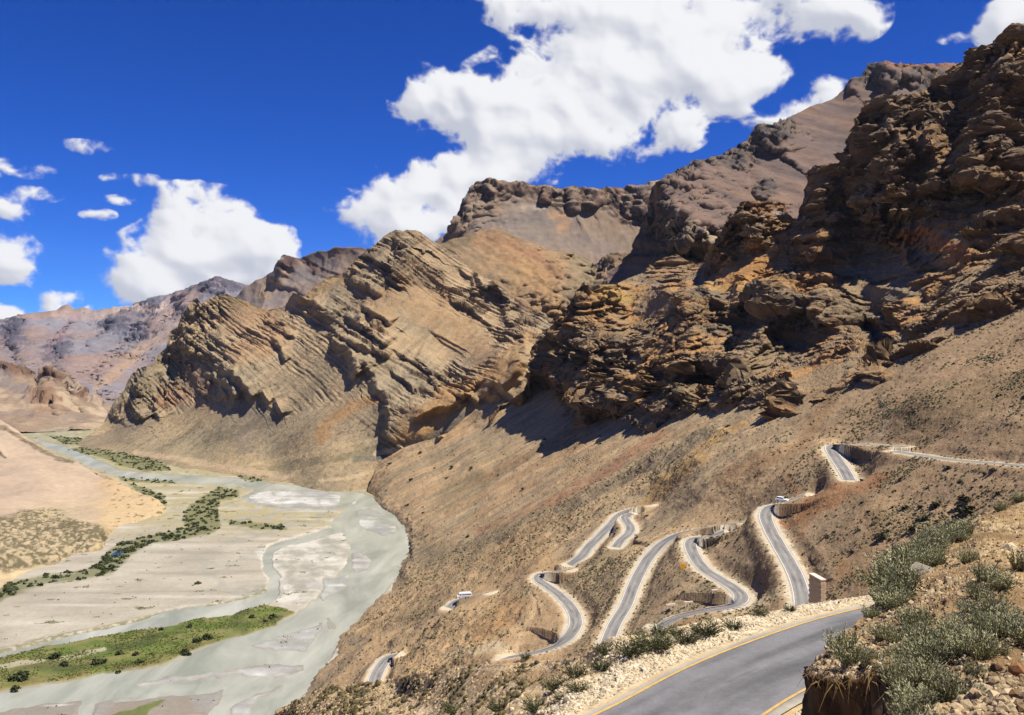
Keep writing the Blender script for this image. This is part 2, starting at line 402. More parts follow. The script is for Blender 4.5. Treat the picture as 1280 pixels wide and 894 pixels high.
# near road: flat at z=165, laid out by its left edge in metres
LE = [(-14, 18), (-8, 24.5), (-2, 30), (3.5, 35.2), (7.6, 39.7), (11.9, 43.6), (17.2, 47.6), (23, 50.6), (30, 52), (38, 51)]
le = smooth_path([(x, y, 165.0) for x, y in LE]); tg = np.gradient(le, axis=0); tg /= np.linalg.norm(tg, axis=1, keepdims=True)
NEARC = le + np.stack([tg[:, 1], -tg[:, 0], 0 * tg[:, 0]], -1) * 2.65
ROADS['near'] = (NEARC, 5.9)

def bench(S, names, shoulder=1.0, blend=3.2, soft=9.0):
    acc_w = np.zeros(len(S.P)); acc_z = np.zeros(len(S.P)); best = np.full(len(S.P), 1e9); zr = np.zeros(len(S.P)); side = np.zeros(len(S.P))
    for k in names:
        C, w = ROADS[k]
        m = (S.P[:, 0] > C[:, 0].min() - 25) & (S.P[:, 0] < C[:, 0].max() + 25) & (S.P[:, 1] > C[:, 1].min() - 25) & (S.P[:, 1] < C[:, 1].max() + 25)
        if not m.any(): continue
        seg = np.linalg.norm(np.diff(C[:, :2], axis=0), axis=1); cum = np.concatenate([[0], np.cumsum(seg)]) / seg.sum()
        d, sd, tt = polydist(S.P[m, 0], S.P[m, 1], C[:, :2]); d = d - w / 2
        z = np.interp(tt, cum, C[:, 2])
        if soft: wk = .62 * np.exp(-(np.maximum(d, 0) / soft) ** 2); wk = wk / (1 - wk); acc_w[m] += wk; acc_z[m] += wk * z
        b = best[m]; c = d < b
        bb = best[m]; bb[c] = d[c]; best[m] = bb
        zz = zr[m]; zz[c] = z[c]; zr[m] = zz
        s2 = side[m]; s2[c] = sd[c]; side[m] = s2
    n = fbm(S.P, 3.0, 3); blend = blend * 1.5
    S.rd = best; w = 1 - ss(shoulder, shoulder + blend, best + n * .8)
    w = np.where(best > 900, 0, w); S.P[:, 2] = (S.P[:, 2] + acc_z) / (1 + acc_w)
    S.P[:, 2] = S.P[:, 2] * (1 - w) + (zr - 0.08) * w
    S.rw = w
def paint(S, col, strokes, nsc):
    wx = fbm(S.P, nsc, 4, seed=3.3); wy = fbm(S.P, nsc, 4, seed=9.1); tex = fbm(S.P, nsc * .35, 3, seed=4.4)
    for st in strokes:
        pts, w, c, k = st[:4]
        if isinstance(pts, str): continue
        q = np.array(pts); e = w * 2.2; on = np.nonzero((S.px > q[:, 0].min() - e) & (S.px < q[:, 0].max() + e) & (S.py > q[:, 1].min() - e) & (S.py < q[:, 1].max() + e))[0]
        if not len(on): continue
        d, _, _ = polydist(S.px[on] + wx[on] * w * .9, S.py[on] + wy[on] * w * .9, pts); m = ss(w, w * .35, d)
        col[on] = mix(col[on], lin(c) * np.ones(3), np.clip(m * k * (1 + tex[on] * .9), 0, 1))
    return col
def maskof(S, polys, nsc, edge=10):
    wx = fbm(S.P, nsc, 4, seed=6.3); wy = fbm(S.P, nsc, 4, seed=2.1); m = np.zeros(len(S.P))
    for p in polys:
        q = np.array(p); e = edge * 3.5; on = np.nonzero((S.px > q[:, 0].min() - e) & (S.px < q[:, 0].max() + e) & (S.py > q[:, 1].min() - e) & (S.py < q[:, 1].max() + e))[0]
        if len(on): m[on] = np.maximum(m[on], ss(-edge, edge, sdpoly(S.px[on] + wx[on] * edge * 1.8, S.py[on] + wy[on] * edge * 1.8, p)))
    return m
def crag(S, L, amp, bed, mask, strata=None, seed=0, thick=.45, levels=3, vertical=0.0, rid=.6, long=1.0, ribs=None):
    """fractured, bedded rock: blocks, ledges and cracks pushed out along the surface normal"""
    b = np.array(bed, float); b /= np.linalg.norm(b); a = np.cross(b, (0, 1, 0)); a /= np.linalg.norm(a); c = np.cross(a, b)
    on = mask > 0.01; P = S.P[on]; M = mask[on]
    W = P + np.stack([fbm(P, L * 1.1, 3, seed=q * 5.5 + seed) for q in range(3)], -1) * L * .22
    Q = np.stack([W @ a, W @ c, W @ b], -1)
    h = ridged(Q, (L * 1.7, L * 1.7, L * 1.4), 4, seed=seed) * amp * rid
    l, am = L, amp
    for q in range(levels):
        v, gap = cells(Q, (l, l * long, l * thick), seed * 7 + q)
        h += am * (v - .5) * (1.0 if q < 2 else .8) - am * .15 * (1 - ss(0, .10, gap)); l *= .36; am *= .40
    if strata:
        bw = fbm(P, L * 4, 3, seed=8 + seed) * L * .22 + fbm(P, L * .6, 3, seed=3 + seed) * L * .035
        for T, A in strata:
            s = ((P @ b) + bw) / T; fl = np.floor(s); f = s - fl
            r = GRAD[(fl.astype(int) * 37) & 4095, 0]
            k = fbm(Q, (T * 7, T * 7, T * 2.5), 3, seed=1.7 + T) ; k = ss(-.35, .2, k)
            prof = np.where(f < .16, f / .16, 1 - (f - .16) / .84)       # steep riser, long debris-covered tread
            h += A * ((prof - .5) * (.8 + .9 * r) ) * (.15 + .85 * k)
    for RL, RA in (ribs or ()):                                          # buttresses: steep on their left, falling away to the right
        wv = fbm(P, RL * 3.0, 4, seed=RL) * RL * .55
        s = (P @ np.array([1.0, .25, .45]) + wv) / RL; fl = np.floor(s); f = s - fl; r = GRAD[(fl.astype(int) * 53 + 7) & 4095, 1]
        k = ss(-.3, .25, fbm(P, (RL * 2, RL * 2, RL * 1.4), 3, seed=4.2 + RL)); prof = np.where(f < .2, f / .2, 1 - (f - .2) / .8)
        h += RA * (prof - .5) * (.85 + .8 * r) * (.2 + .8 * k)
    crest = ss(-1, 11, S.cd[on]) * .6 + .4; h = np.where(h > 0, h * crest, h * (.4 + .6 * crest))
    nrm = S.N0[on]; hz = nrm.copy(); hz[:, 2] *= (1 - vertical); hz /= np.linalg.norm(hz, axis=1, keepdims=True) + 1e-6
    S.P[on] += hz * (h * M)[:, None]; S.h = np.zeros(len(S.P)); S.h[on] = h / amp
def clutter(S, sc, amp, oc=4, seed=0.):
    S.P += S.N0 * (fbm(S.P, sc, oc, seed=seed) * amp)[:, None]
def var(S, sc, seed=0., oc=4): return fbm(S.P, sc, oc, seed=seed)

# ------------------------------------------------------------------ far range at the head of the valley
def d_far(S):
    rk = maskof(S, [[(126, 402), (150, 398), (186, 410), (192, 424), (168, 430), (126, 420)], [(60, 425), (90, 430), (86, 455), (55, 450)], [(225, 352), (262, 343), (300, 352), (330, 362), (290, 366), (230, 366)], [(150, 378), (200, 374), (200, 396), (150, 394)], [(0, 400), (24, 396), (40, 430), (0, 440)]], 160, 8)
    S.m = rk; nrm = np.array([-.5, -.75, .45])
    r = ridged(S.P @ np.array([[1, 0, 0], [0, 1, 0], [0, .0, 1]]), (420, 700, 900), 5, seed=2.)
    lowf = ss(548, 470, S.py); S.P += S.N0 * ((r * 34 + fbm(S.P, 90, 4) * 8) * lowf)[:, None]
    crag(S, 110, 14, (.3, .2, .9), np.clip(rk, 0, 1), strata=[(40, 14)], seed=3)
def c_far(S):
    n = var(S, 500, 1.); n2 = var(S, 120, 2.); st = fbm(S.P @ np.array([[.7, 0, .7], [0, 1, 0], [-.7, 0, .7]]), (60, 400, 500), 4)
    c = mix(lin((150, 128, 118)) * np.ones(3), lin((138, 134, 140)), ss(-.2, .3, n)); c = mix(c, lin((165, 140, 120)), ss(0, .5, st) * .6)
    c = mix(c, lin((88, 84, 96)), S.m * ss(-.5, .2, S.h))
    return paint(S, c, [([(125, 398), (160, 385), (200, 392), (215, 380)], 7, (200, 176, 160), .7), ([(70, 398), (110, 395), (130, 400)], 8, (190, 165, 150), .5),
        ([(110, 440), (150, 420), (190, 440)], 14, (128, 126, 132), .5), ([(120, 490), (180, 440), (215, 425)], 9, (176, 146, 116), .6), ([(60, 445), (95, 400)], 10, (150, 125, 125), .5)], 120) * (1 + .12 * n2)[:, None]
S_far = sheet('far_range', curve([(-90, 408), (-20, 400), (0, 402), (18, 399), (30, 395), (50, 393), (60, 392), (72, 390), (78, 384), (84, 382), (92, 388), (120, 389), (150, 386), (165, 384), (190, 376), (210, 371), (230, 364), (245, 357), (262, 349), (267, 346), (276, 346), (290, 351), (300, 354), (315, 359), (345, 368), (420, 385)], [(-90, 5200), (100, 5600), (270, 5000), (420, 4800)]),
    [zed(x, y, -5) for x, y in [(-90, 546), (0, 546), (60, 546), (120, 545), (200, 543)]] + [(420, 500, 2500)],
    [(0, 470, 3900), (100, 440, 4500), (170, 470, 3700), (150, 400, 5200), (230, 430, 4200), (60, 500, 2550), (120, 500, 2600), (150, 520, 2150), (300, 440, 4000)],
    1.1, M_far, walls=[([(262, 352), (240, 372), (225, 392)], 22, 130, 60), ([(100, 400), (85, 430), (80, 460), (90, 480)], 16, 120, 60), ([(215, 395), (170, 440), (120, 490)], 24, 160, 60), ([(30, 400), (20, 430), (40, 470)], 14, 110, 50), ([(150, 400), (140, 420), (110, 440)], 10, 90, 40)],
    disp=d_far, color=c_far, label='distant purple grey range at the head of the valley', back=.2)

# ------------------------------------------------------------------ small hill on the left, at the valley bend
def d_bend(S):
    S.m = maskof(S, [[(0, 452), (30, 456), (48, 474), (30, 474), (0, 470)], [(54, 460), (88, 474), (132, 506), (122, 512), (80, 488), (56, 470)], [(30, 495), (60, 492), (75, 505), (35, 512)]], 60, 4)
    S.P += S.N0 * (ridged(S.P, (110, 200, 240), 4, seed=4.) * 14 + fbm(S.P, 25, 4) * 5)[:, None]
    crag(S, 60, 14, (.4, .1, .9), S.m, strata=[(18, 6)], seed=5, ribs=[(50, 12)])
def c_bend(S):
    c = mix(lin((152, 130, 108)) * np.ones(3), lin((182, 160, 132)), ss(-.1, .3, var(S, 90, 3.)))
    c = mix(c, lin((110, 82, 66)), S.m * .9)
    return paint(S, c, [([(5, 478), (25, 486), (35, 500)], 12, (134, 122, 116), .8), ([(36, 500), (60, 490), (70, 510), (50, 515)], 10, (160, 128, 100), .5), ([(80, 480), (110, 500), (130, 520)], 5, (200, 180, 155), .5), ([(0, 518), (60, 524), (110, 526)], 5, (140, 124, 112), .6)], 40)
S_bend = sheet('bend_hill', curve([(-70, 440), (-20, 452), (0, 455), (12, 457), (22, 458), (34, 462), (44, 470), (49, 476), (52, 464), (56, 460), (67, 464), (80, 469), (87, 476), (99, 484), (111, 491), (122, 499), (131, 506), (138, 512), (150, 526)], [(-70, 2500), (150, 2200)]),
    [zed(x, y, -6) for x, y in [(-70, 549), (0, 547), (60, 545), (110, 542), (150, 541)]],
    [(0, 500, 2050), (50, 500, 2100), (100, 515, 2050)], 1.1, M_rock,
    walls=[([(0, 458), (20, 472), (48, 478)], 8, 40, 20, -1), ([(50, 462), (60, 490), (78, 520)], 12, 50, 25), ([(88, 478), (98, 500), (110, 520)], 8, 30, 20)],
    disp=d_bend, color=c_bend, label='tan hill with dark caprock beside the valley bend, far left', back=.25)

# ------------------------------------------------------------------ grey ridge behind the layered mountain
def d_grey(S):
    S.m = maskof(S, [[(345, 340), (356, 318), (378, 324), (420, 345), (436, 340), (430, 350), (395, 345), (375, 332), (360, 345)], [(390, 316), (460, 308), (460, 318), (395, 322)]], 60, 5)
    S.P += S.N0 * (ridged(S.P, (160, 300, 300), 4, seed=7.) * 20)[:, None]
    crag(S, 60, 4, (.45, .1, .85), S.m * .8 + .1, strata=[(25, 9)], seed=6, ribs=[(60, 12)])
def c_grey(S):
    c = mix(lin((158, 136, 118)) * np.ones(3), lin((134, 122, 116)), ss(-.1, .4, var(S, 120, 3.)))
    c = mix(c, lin((104, 82, 74)), np.clip(S.m, 0, 1))
    return paint(S, c, [([(330, 372), (345, 355), (356, 350)], 12, (186, 158, 122), .8), ([(360, 355), (400, 350)], 8, (150, 140, 130), .5)], 60)
S_grey = sheet('grey_ridge', curve([(290, 380), (305, 366), (315, 360), (324, 352), (331, 348), (338, 341), (343, 338), (347, 328), (351, 321), (356, 318), (368, 323), (378, 325), (385, 321), (392, 317), (402, 315), (412, 316), (420, 313), (423, 310), (430, 312), (448, 311), (460, 312), (500, 316)], [(290, 2700), (500, 2500)]),
    curve([(290, 430), (500, 430)], [(290, 2300), (500, 2200)]), [], 1.1, M_rock, walls=[([(352, 320), (346, 335), (338, 352)], 8, 50, 30)],
    disp=d_grey, color=c_grey, label='grey brown ridge with a dark outcrop behind the layered mountain')

# ------------------------------------------------------------------ flat topped mountain
def d_mesa(S):
    S.m = maskof(S, [[(540, 300), (598, 226), (760, 230), (815, 228), (812, 285), (780, 282), (760, 268), (730, 262), (700, 272), (668, 250), (628, 244), (600, 262), (570, 285), (545, 305)]], 50, 5)
    S.P += S.N0 * (ridged(S.P, (150, 300, 300), 4, seed=9.) * 12)[:, None]
    crag(S, 36, 1.5, (.1, .1, 1), S.m, strata=[(22, 8)], seed=9, thick=1.6, ribs=[(60, 22), (22, 10)])
def c_mesa(S):
    c = mix(lin((150, 128, 106)) * np.ones(3), lin((128, 116, 106)), ss(-.2, .3, var(S, 130, 3.)))
    rock = mix(lin((72, 58, 50)) * np.ones(3), lin((128, 102, 84)), ss(-.3, .3, var(S, 30, 5.))); c = mix(c, rock, np.clip(S.m * ss(.85, .6, S.N[:, 2]), 0, 1))
    return paint(S, c, [([(690, 270), (710, 272), (704, 284)], 9, (176, 138, 100), .6), ([(650, 262), (680, 262)], 5, (170, 152, 134), .6), ([(640, 290), (700, 300), (760, 310)], 20, (126, 118, 112), .5), ([(740, 290), (790, 310), (800, 330)], 14, (142, 124, 104), .6), ([(818, 228), (822, 240)], 9, (176, 150, 116), .8), ([(600, 256), (560, 292)], 6, (150, 132, 108), .6)], 50)
S_mesa = sheet('flat_topped_mountain', curve([(500, 330), (535, 315), (548, 302), (561, 290), (566, 279), (572, 270), (578, 260), (583, 246), (588, 237), (592, 230), (598, 227), (618, 226), (640, 229), (655, 228), (669, 234), (680, 231), (689, 232), (700, 236), (722, 235), (735, 239), (753, 237), (775, 236), (796, 234), (806, 231), (813, 229), (827, 224), (860, 232), (900, 250)], [(500, 2200), (598, 2350), (900, 2300)]),
    curve([(500, 420), (900, 420)], [(500, 1950), (900, 1900)]), [(600, 265, 2280), (700, 275, 2230), (790, 280, 2200), (600, 300, 2150), (700, 310, 2120), (560, 340, 2050)], 1.1, M_rock,
    walls=[([(604, 229), (618, 238), (612, 250), (580, 272), (560, 294)], 22, 110, 50), ([(688, 234), (682, 248), (690, 252)], 9, 45, 20), ([(745, 238), (738, 252), (742, 262)], 8, 40, 20), ([(712, 238), (716, 252), (720, 266)], 8, 40, 20), ([(812, 232), (804, 248), (806, 275)], 12, 50, 25), ([(790, 245), (784, 262), (788, 275)], 7, 30, 15)],
    disp=d_mesa, color=c_mesa, label='flat topped mountain with a dark cliff band under its rim')

# ------------------------------------------------------------------ long brown slope at the upper right, behind the crags
def d_long(S):
    S.m = maskof(S, [[(826, 222), (873, 198), (900, 196), (937, 172), (951, 154), (990, 152), (992, 172), (960, 196), (940, 212), (912, 214), (890, 206), (850, 224)],
        [(1055, 115), (1085, 77), (1112, 79), (1130, 110), (1100, 108), (1070, 102)], [(945, 232), (970, 228), (968, 248), (948, 250)], [(780, 330), (826, 224), (842, 262), (870, 285), (895, 320), (870, 330)],
        [(1130, 80), (1203, 80), (1230, 100), (1150, 120)]], 60, 5)
    S.P += S.N0 * (ridged(S.P @ np.array([[.85, 0, .5], [0, 1, 0], [-.5, 0, .85]]), (420, 500, 90), 4, seed=12.) * 7)[:, None]
    crag(S, 50, 2, (.5, 0, .86), np.clip(S.m + .12 * ss(900, 860, S.px), 0, 1), strata=[(30, 10), (11, 5)], seed=11, ribs=[(60, 16), (20, 7)])
def c_long(S):
    st = fbm(S.P @ np.array([[.8, 0, .6], [0, 1, 0], [-.6, 0, .8]]), (500, 300, 30), 4)
    c = mix(lin((136, 112, 96)) * np.ones(3), lin((112, 96, 88)), ss(-.3, .3, st)); c = mix(c, lin((150, 118, 92)), ss(.1, .5, var(S, 160, 8.)) * .7)
    rock = mix(lin((82, 76, 74)) * np.ones(3), lin((120, 104, 88)), ss(-.2, .3, var(S, 25, 5.))); c = mix(c, rock, np.clip(S.m, 0, 1) * .85)
    return paint(S, c, [([(1110, 84), (1180, 84), (1200, 90)], 7, (156, 112, 84), .8), ([(850, 270), (890, 300), (900, 320)], 6, (188, 166, 136), .8), ([(940, 205), (1000, 250), (980, 290)], 10, (126, 106, 94), .6), ([(840, 285), (868, 312), (900, 312)], 14, (150, 132, 100), .7), ([(860, 245), (940, 290)], 9, (132, 110, 92), .6)], 50)
S_long = sheet('long_brown_slope', curve([(760, 345), (779, 331), (787, 319), (796, 300), (806, 281), (812, 262), (817, 248), (820, 234), (823, 227), (832, 221), (843, 216), (860, 209), (866, 203), (874, 200), (884, 199), (900, 195), (921, 185), (930, 178), (937, 171), (944, 160), (951, 155), (965, 156), (978, 153), (990, 147), (1008, 138), (1025, 131), (1038, 126), (1047, 120), (1055, 112), (1065, 99), (1078, 96), (1085, 79), (1112, 79), (1140, 80), (1179, 81), (1203, 81), (1320, 84)], [(760, 1500), (823, 1500), (950, 1650), (1110, 1800), (1320, 1900)]),
    curve([(760, 420), (1320, 420)], [(760, 1200), (1320, 1150)]), [(900, 260, 1400), (1000, 200, 1520), (1000, 270, 1350), (1100, 130, 1650), (860, 300, 1310)], 1.1, M_rock,
    walls=[([(823, 224), (840, 262), (856, 290), (862, 312)], 42, 190, 50), ([(850, 262), (880, 290), (893, 325)], 8, 30, 12), ([(975, 156), (970, 168), (958, 184)], 22, 70, 30), ([(1110, 80), (1112, 92), (1120, 108)], 24, 90, 30), ([(1130, 84), (1135, 98), (1142, 110)], 8, 30, 15), ([(1075, 97), (1060, 112)], 7, 30, 15), ([(960, 230), (952, 240), (948, 250)], 8, 30, 14)],
    disp=d_long, color=c_long, label='long brown mountain slope behind the dark crags, upper right')

# ------------------------------------------------------------------ rounded orange hill below the flat topped mountain
def d_orange(S):
    S.m = maskof(S, [[(735, 330), (760, 318), (782, 322), (790, 340), (752, 345)], [(590, 365), (640, 372), (690, 400), (700, 430), (620, 410)]], 40, 6)
    S.P += S.N0 * (ridged(S.P @ np.array([[.8, 0, .6], [0, 1, 0], [-.6, 0, .8]]), (300, 400, 60), 4, seed=12.) * 8 + fbm(S.P, 18, 4) * 3)[:, None]
    crag(S, 36, 9, (.5, 0, .86), S.m, strata=[(14, 6)], seed=14)
def c_orange(S):
    st = fbm(S.P @ np.array([[.75, 0, .66], [0, 1, 0], [-.66, 0, .75]]), (30, 300, 200), 4)
    c = mix(lin((164, 134, 98)) * np.ones(3), lin((150, 128, 98)), ss(-.3, .3, st))
    c = mix(c, lin((112, 92, 78)), S.m * .7)
    return paint(S, c, [([(560, 306), (608, 292), (650, 305)], 12, (120, 104, 80), .75), ([(610, 302), (650, 318), (690, 345)], 22, (172, 134, 96), .75), ([(620, 300), (660, 318), (690, 335)], 6, (150, 108, 80), .5), ([(650, 335), (690, 370), (700, 400)], 20, (182, 146, 100), .6),
        ([(720, 330), (745, 350), (720, 380)], 18, (146, 130, 100), .6), ([(760, 350), (800, 345), (830, 350)], 18, (158, 134, 108), .7), ([(610, 372), (650, 390), (690, 420)], 5, (104, 84, 72), .6), ([(625, 390), (660, 400)], 3, (196, 180, 160), .7)], 40)
S_orange = sheet('orange_hill', curve([(520, 318), (548, 309), (562, 302), (575, 298), (590, 292), (608, 288), (628, 289), (640, 296), (655, 301), (670, 307), (685, 313), (702, 316), (719, 317), (736, 327), (745, 330), (752, 328), (757, 320), (764, 318), (780, 321), (788, 332), (800, 336), (830, 338), (870, 345), (900, 345)], [(520, 1850), (608, 1900), (752, 1700), (900, 1400)]),
    curve([(520, 470), (900, 470)], [(520, 1450), (900, 1080)]), [(620, 350, 1680), (700, 360, 1600), (740, 360, 1580), (720, 400, 1480), (800, 360, 1290), (660, 420, 1500)], 1.1, M_rock,
    walls=[([(764, 318), (752, 330), (745, 345)], 12, 34, 18), ([(735, 330), (722, 370), (706, 400)], 40, 50, 40, -1), ([(615, 372), (655, 395), (690, 418)], 5, 16, 12), ([(640, 372), (680, 395), (700, 405)], 4, 14, 10)],
    disp=d_orange, color=c_orange, label='rounded orange and tan hill below the flat topped mountain')

# ------------------------------------------------------------------ layered mountain, centre left
W_LAY = [([(508, 289), (500, 300), (512, 306), (492, 330), (488, 350)], 10, 22, 22), ([(460, 318), (480, 328), (498, 345), (505, 358)], 7, 20, 14), ([(436, 350), (462, 360), (478, 368)], 6, 16, 12),
    ([(367, 368), (384, 372), (412, 388), (422, 398)], 8, 28, 18), ([(385, 384), (405, 392), (424, 404)], 7, 22, 14), ([(452, 382), (474, 392), (489, 404)], 9, 28, 16), ([(436, 392), (462, 410), (484, 432)], 12, 36, 20),
    ([(414, 416), (428, 428), (446, 456), (450, 470)], 18, 44, 22), ([(432, 420), (450, 430), (470, 434), (488, 446)], 9, 26, 14), ([(448, 440), (462, 455), (474, 480), (486, 500), (486, 520)], 12, 24, 22), ([(488, 505), (490, 530), (482, 549)], 8, 16, 16),
    ([(596, 338), (602, 350), (610, 366)], 10, 24, 14), ([(616, 350), (628, 370), (638, 388)], 12, 30, 16), ([(628, 385), (650, 410), (660, 430)], 12, 26, 16), ([(520, 446), (532, 452), (546, 474)], 9, 24, 14),
    ([(537, 413), (560, 424), (590, 442)], 3, 6, 9), ([(545, 420), (575, 440), (585, 448)], 3, 5, 7), ([(488, 462), (505, 472), (520, 490)], 5, 16, 9), ([(495, 440), (530, 462), (552, 486)], 4, 12, 8), ([(572, 335), (590, 345), (598, 372)], 5, 14, 9),
    ([(273, 455), (290, 465), (306, 478), (318, 500)], 10, 34, 20), ([(260, 465), (275, 475), (284, 500)], 10, 30, 16), ([(276, 470), (290, 482), (297, 500)], 9, 26, 14), ([(262, 478), (256, 495)], 8, 22, 12), ([(328, 488), (336, 505)], 7, 22, 10), ([(345, 500), (354, 520)], 6, 22, 10),
    ([(240, 406), (236, 425), (232, 440)], 12, 50, 25), ([(262, 376), (240, 392), (228, 418), (205, 440)], 14, 50, 25), ([(196, 452), (178, 470), (166, 492)], 10, 36, 20), ([(176, 480), (172, 505), (182, 524)], 14, 40, 18), ([(160, 492), (150, 510), (142, 524)], 9, 28, 16), ([(190, 500), (196, 512), (200, 524)], 7, 20, 12),
    ([(235, 455), (225, 468), (215, 480)], 9, 24, 14), ([(340, 420), (352, 432), (358, 452)], 7, 22, 12), ([(330, 398), (350, 412), (372, 420)], 5, 18, 12), ([(560, 372), (590, 385), (620, 412)], 6, 16, 10), ([(640, 425), (628, 440), (612, 470), (560, 500), (508, 520)], 16, 30, 30, -1),
    ([(663, 428), (655, 452), (640, 470), (622, 492)], 14, 36, 22), ([(700, 395), (680, 430), (668, 470)], 12, 30, 22), ([(575, 488), (590, 495), (598, 505)], 7, 18, 12), ([(660, 415), (640, 450), (600, 500)], 10, 30, 20)]
def d_lay(S):
    tal = maskof(S, [[(505, 355), (520, 355), (600, 400), (625, 440), (600, 465), (540, 448), (500, 440), (460, 380)], [(372, 385), (380, 362), (430, 338), (440, 345), (415, 388), (395, 380)], [(60, 600), (60, 530), (135, 528), (200, 530), (250, 500), (330, 520), (420, 510), (480, 550), (460, 640)],
        [(300, 372), (345, 386), (350, 400), (310, 385)], [(505, 548), (498, 518), (560, 498), (615, 470), (655, 425), (690, 440), (665, 490), (600, 520), (560, 548)]], 60, 9)
    S.m = 1 - tal; apron = ss(520, 570, S.py + .25 * (300 - S.px) * (S.px < 480)) * (S.px < 490)
    S.m = np.clip(S.m, 0, 1) * (1 - ss(500, 535, S.py - .12 * (S.px - 150)) * (S.px < 470)) * (1 - .72 * ss(590, 430, S.px) * ss(225, 300, S.px) * ss(395, 450, S.py))
    pt = ss(-.25, .15, fbm(S.P, (110, 110, 70), 4, seed=55.)); S.m = S.m * (.22 + .78 * pt)
    dn = fbm(S.P @ np.array([[.72, 0, .69], [0, 1, 0], [-.69, 0, .72]]), (26, 300, 240), 4, seed=5.)
    S.P += S.N0 * (dn * 4.5 * (1 - apron * .7) + fbm(S.P, 9, 3) * 1.0)[:, None]
    S.dn = dn
    crag(S, 60, 2.0, (.56, .12, .82), S.m, strata=[(42, 7), (15, 8), (6.5, 4.5)], seed=21, thick=.18, rid=.9, ribs=[(70, 7), (24, 4)])
    S.P[:, 2] = np.where(S.P[:, 2] < 3, S.P[:, 2], S.P[:, 2])
def c_lay(S):
    n = var(S, 140, 3.); bed = S.P @ (np.array([.56, .12, .82]) / 1.0)
    bn = fbm(np.stack([bed, S.P[:, 1] * .02, 0 * bed], -1), (9, 9, 9), 4)
    talus = mix(lin((182, 156, 120)) * np.ones(3), lin((158, 142, 114)), ss(-.2, .3, n)); talus = mix(talus, lin((128, 112, 92)), ss(.1, .5, S.dn) * .5)
    rock = mix(lin((124, 106, 84)) * np.ones(3), lin((164, 138, 104)), ss(-.3, .35, bn)); rock = mix(rock, lin((96, 84, 72)), ss(.1, .5, var(S, 40, 7.)) * .6)
    bb = fbm(np.stack([bed, S.P[:, 1] * .015, S.P[:, 0] * .008], -1), (13, 9, 9), 4, seed=91.); rock = mix(rock, lin((76, 68, 60)), ss(.12, .3, bb) * .85 * ss(-.3, .1, var(S, 60, 17.))); rock = mix(rock, lin((188, 160, 122)), ss(.15, .35, -bb) * .6)
    c = mix(talus, rock, np.clip((S.m * 1.3) * ss(.95, .70, S.N[:, 2]) * 1.15, 0, 1))
    green = ss(350, 480, S.px * 0 + S.py) * ss(560, 300, S.px)
    c = mix(c, lin((150, 138, 108)), green * .30)
    sp = var(S, 7, 2., 3); c = c * (1 - .45 * ss(.1, .45, sp) * ss(500, 540, S.py))[:, None] * (1 + .35 * fbm(S.P @ np.array([[.72, 0, .69], [0, 1, 0], [-.69, 0, .72]]), (7, 120, 90), 3, seed=15.))[:, None]
    c = mix(c, lin((170, 148, 112)), ss(545, 575, S.py) * .3)
    return paint(S, c, [([(470, 380), (510, 365), (560, 400), (600, 440)], 34, (172, 138, 98), .55), ([(380, 365), (425, 345)], 14, (168, 140, 100), .8), ([(270, 372), (300, 378), (330, 390)], 9, (176, 148, 104), .8), ([(290, 400), (330, 395), (350, 420), (300, 440)], 20, (168, 130, 94), .5),
        ([(470, 500), (420, 520), (400, 545)], 10, (172, 130, 84), .65), ([(520, 530), (560, 505), (600, 485), (640, 455)], 24, (178, 138, 90), .75), ([(500, 545), (530, 525), (560, 515)], 12, (190, 148, 92), .7), ([(660, 420), (640, 440)], 10, (170, 136, 92), .7),
        ([(300, 500), (340, 525), (300, 550)], 20, (136, 122, 104), .7), ([(190, 520), (150, 545), (110, 555)], 14, (140, 124, 102), .8), ([(400, 480), (350, 520), (260, 550)], 8, (120, 108, 86), .5), ([(205, 500), (240, 500), (260, 512)], 9, (180, 146, 110), .5), ([(235, 460), (250, 480), (205, 500)], 15, (140, 100, 76), .5),
        ([(340, 590), (380, 578), (440, 570), (540, 545)], 8, (120, 112, 84), .6), ([(420, 560), (470, 548)], 3, (186, 164, 126), .7), ([(300, 585), (420, 558), (450, 553)], 2.5, (186, 166, 128), .6), ([(170, 566), (240, 577), (300, 588), (360, 596)], 5, (192, 168, 134), .75), ([(540, 545), (590, 515), (630, 500)], 5, (124, 116, 102), .7),
        ([(445, 575), (490, 572), (480, 580)], 6, (112, 108, 98), .7), ([(470, 568), (520, 556)], 5, (206, 184, 138), .9), ([(400, 600), (440, 597), (470, 590)], 3, (196, 172, 136), .7)], 45)
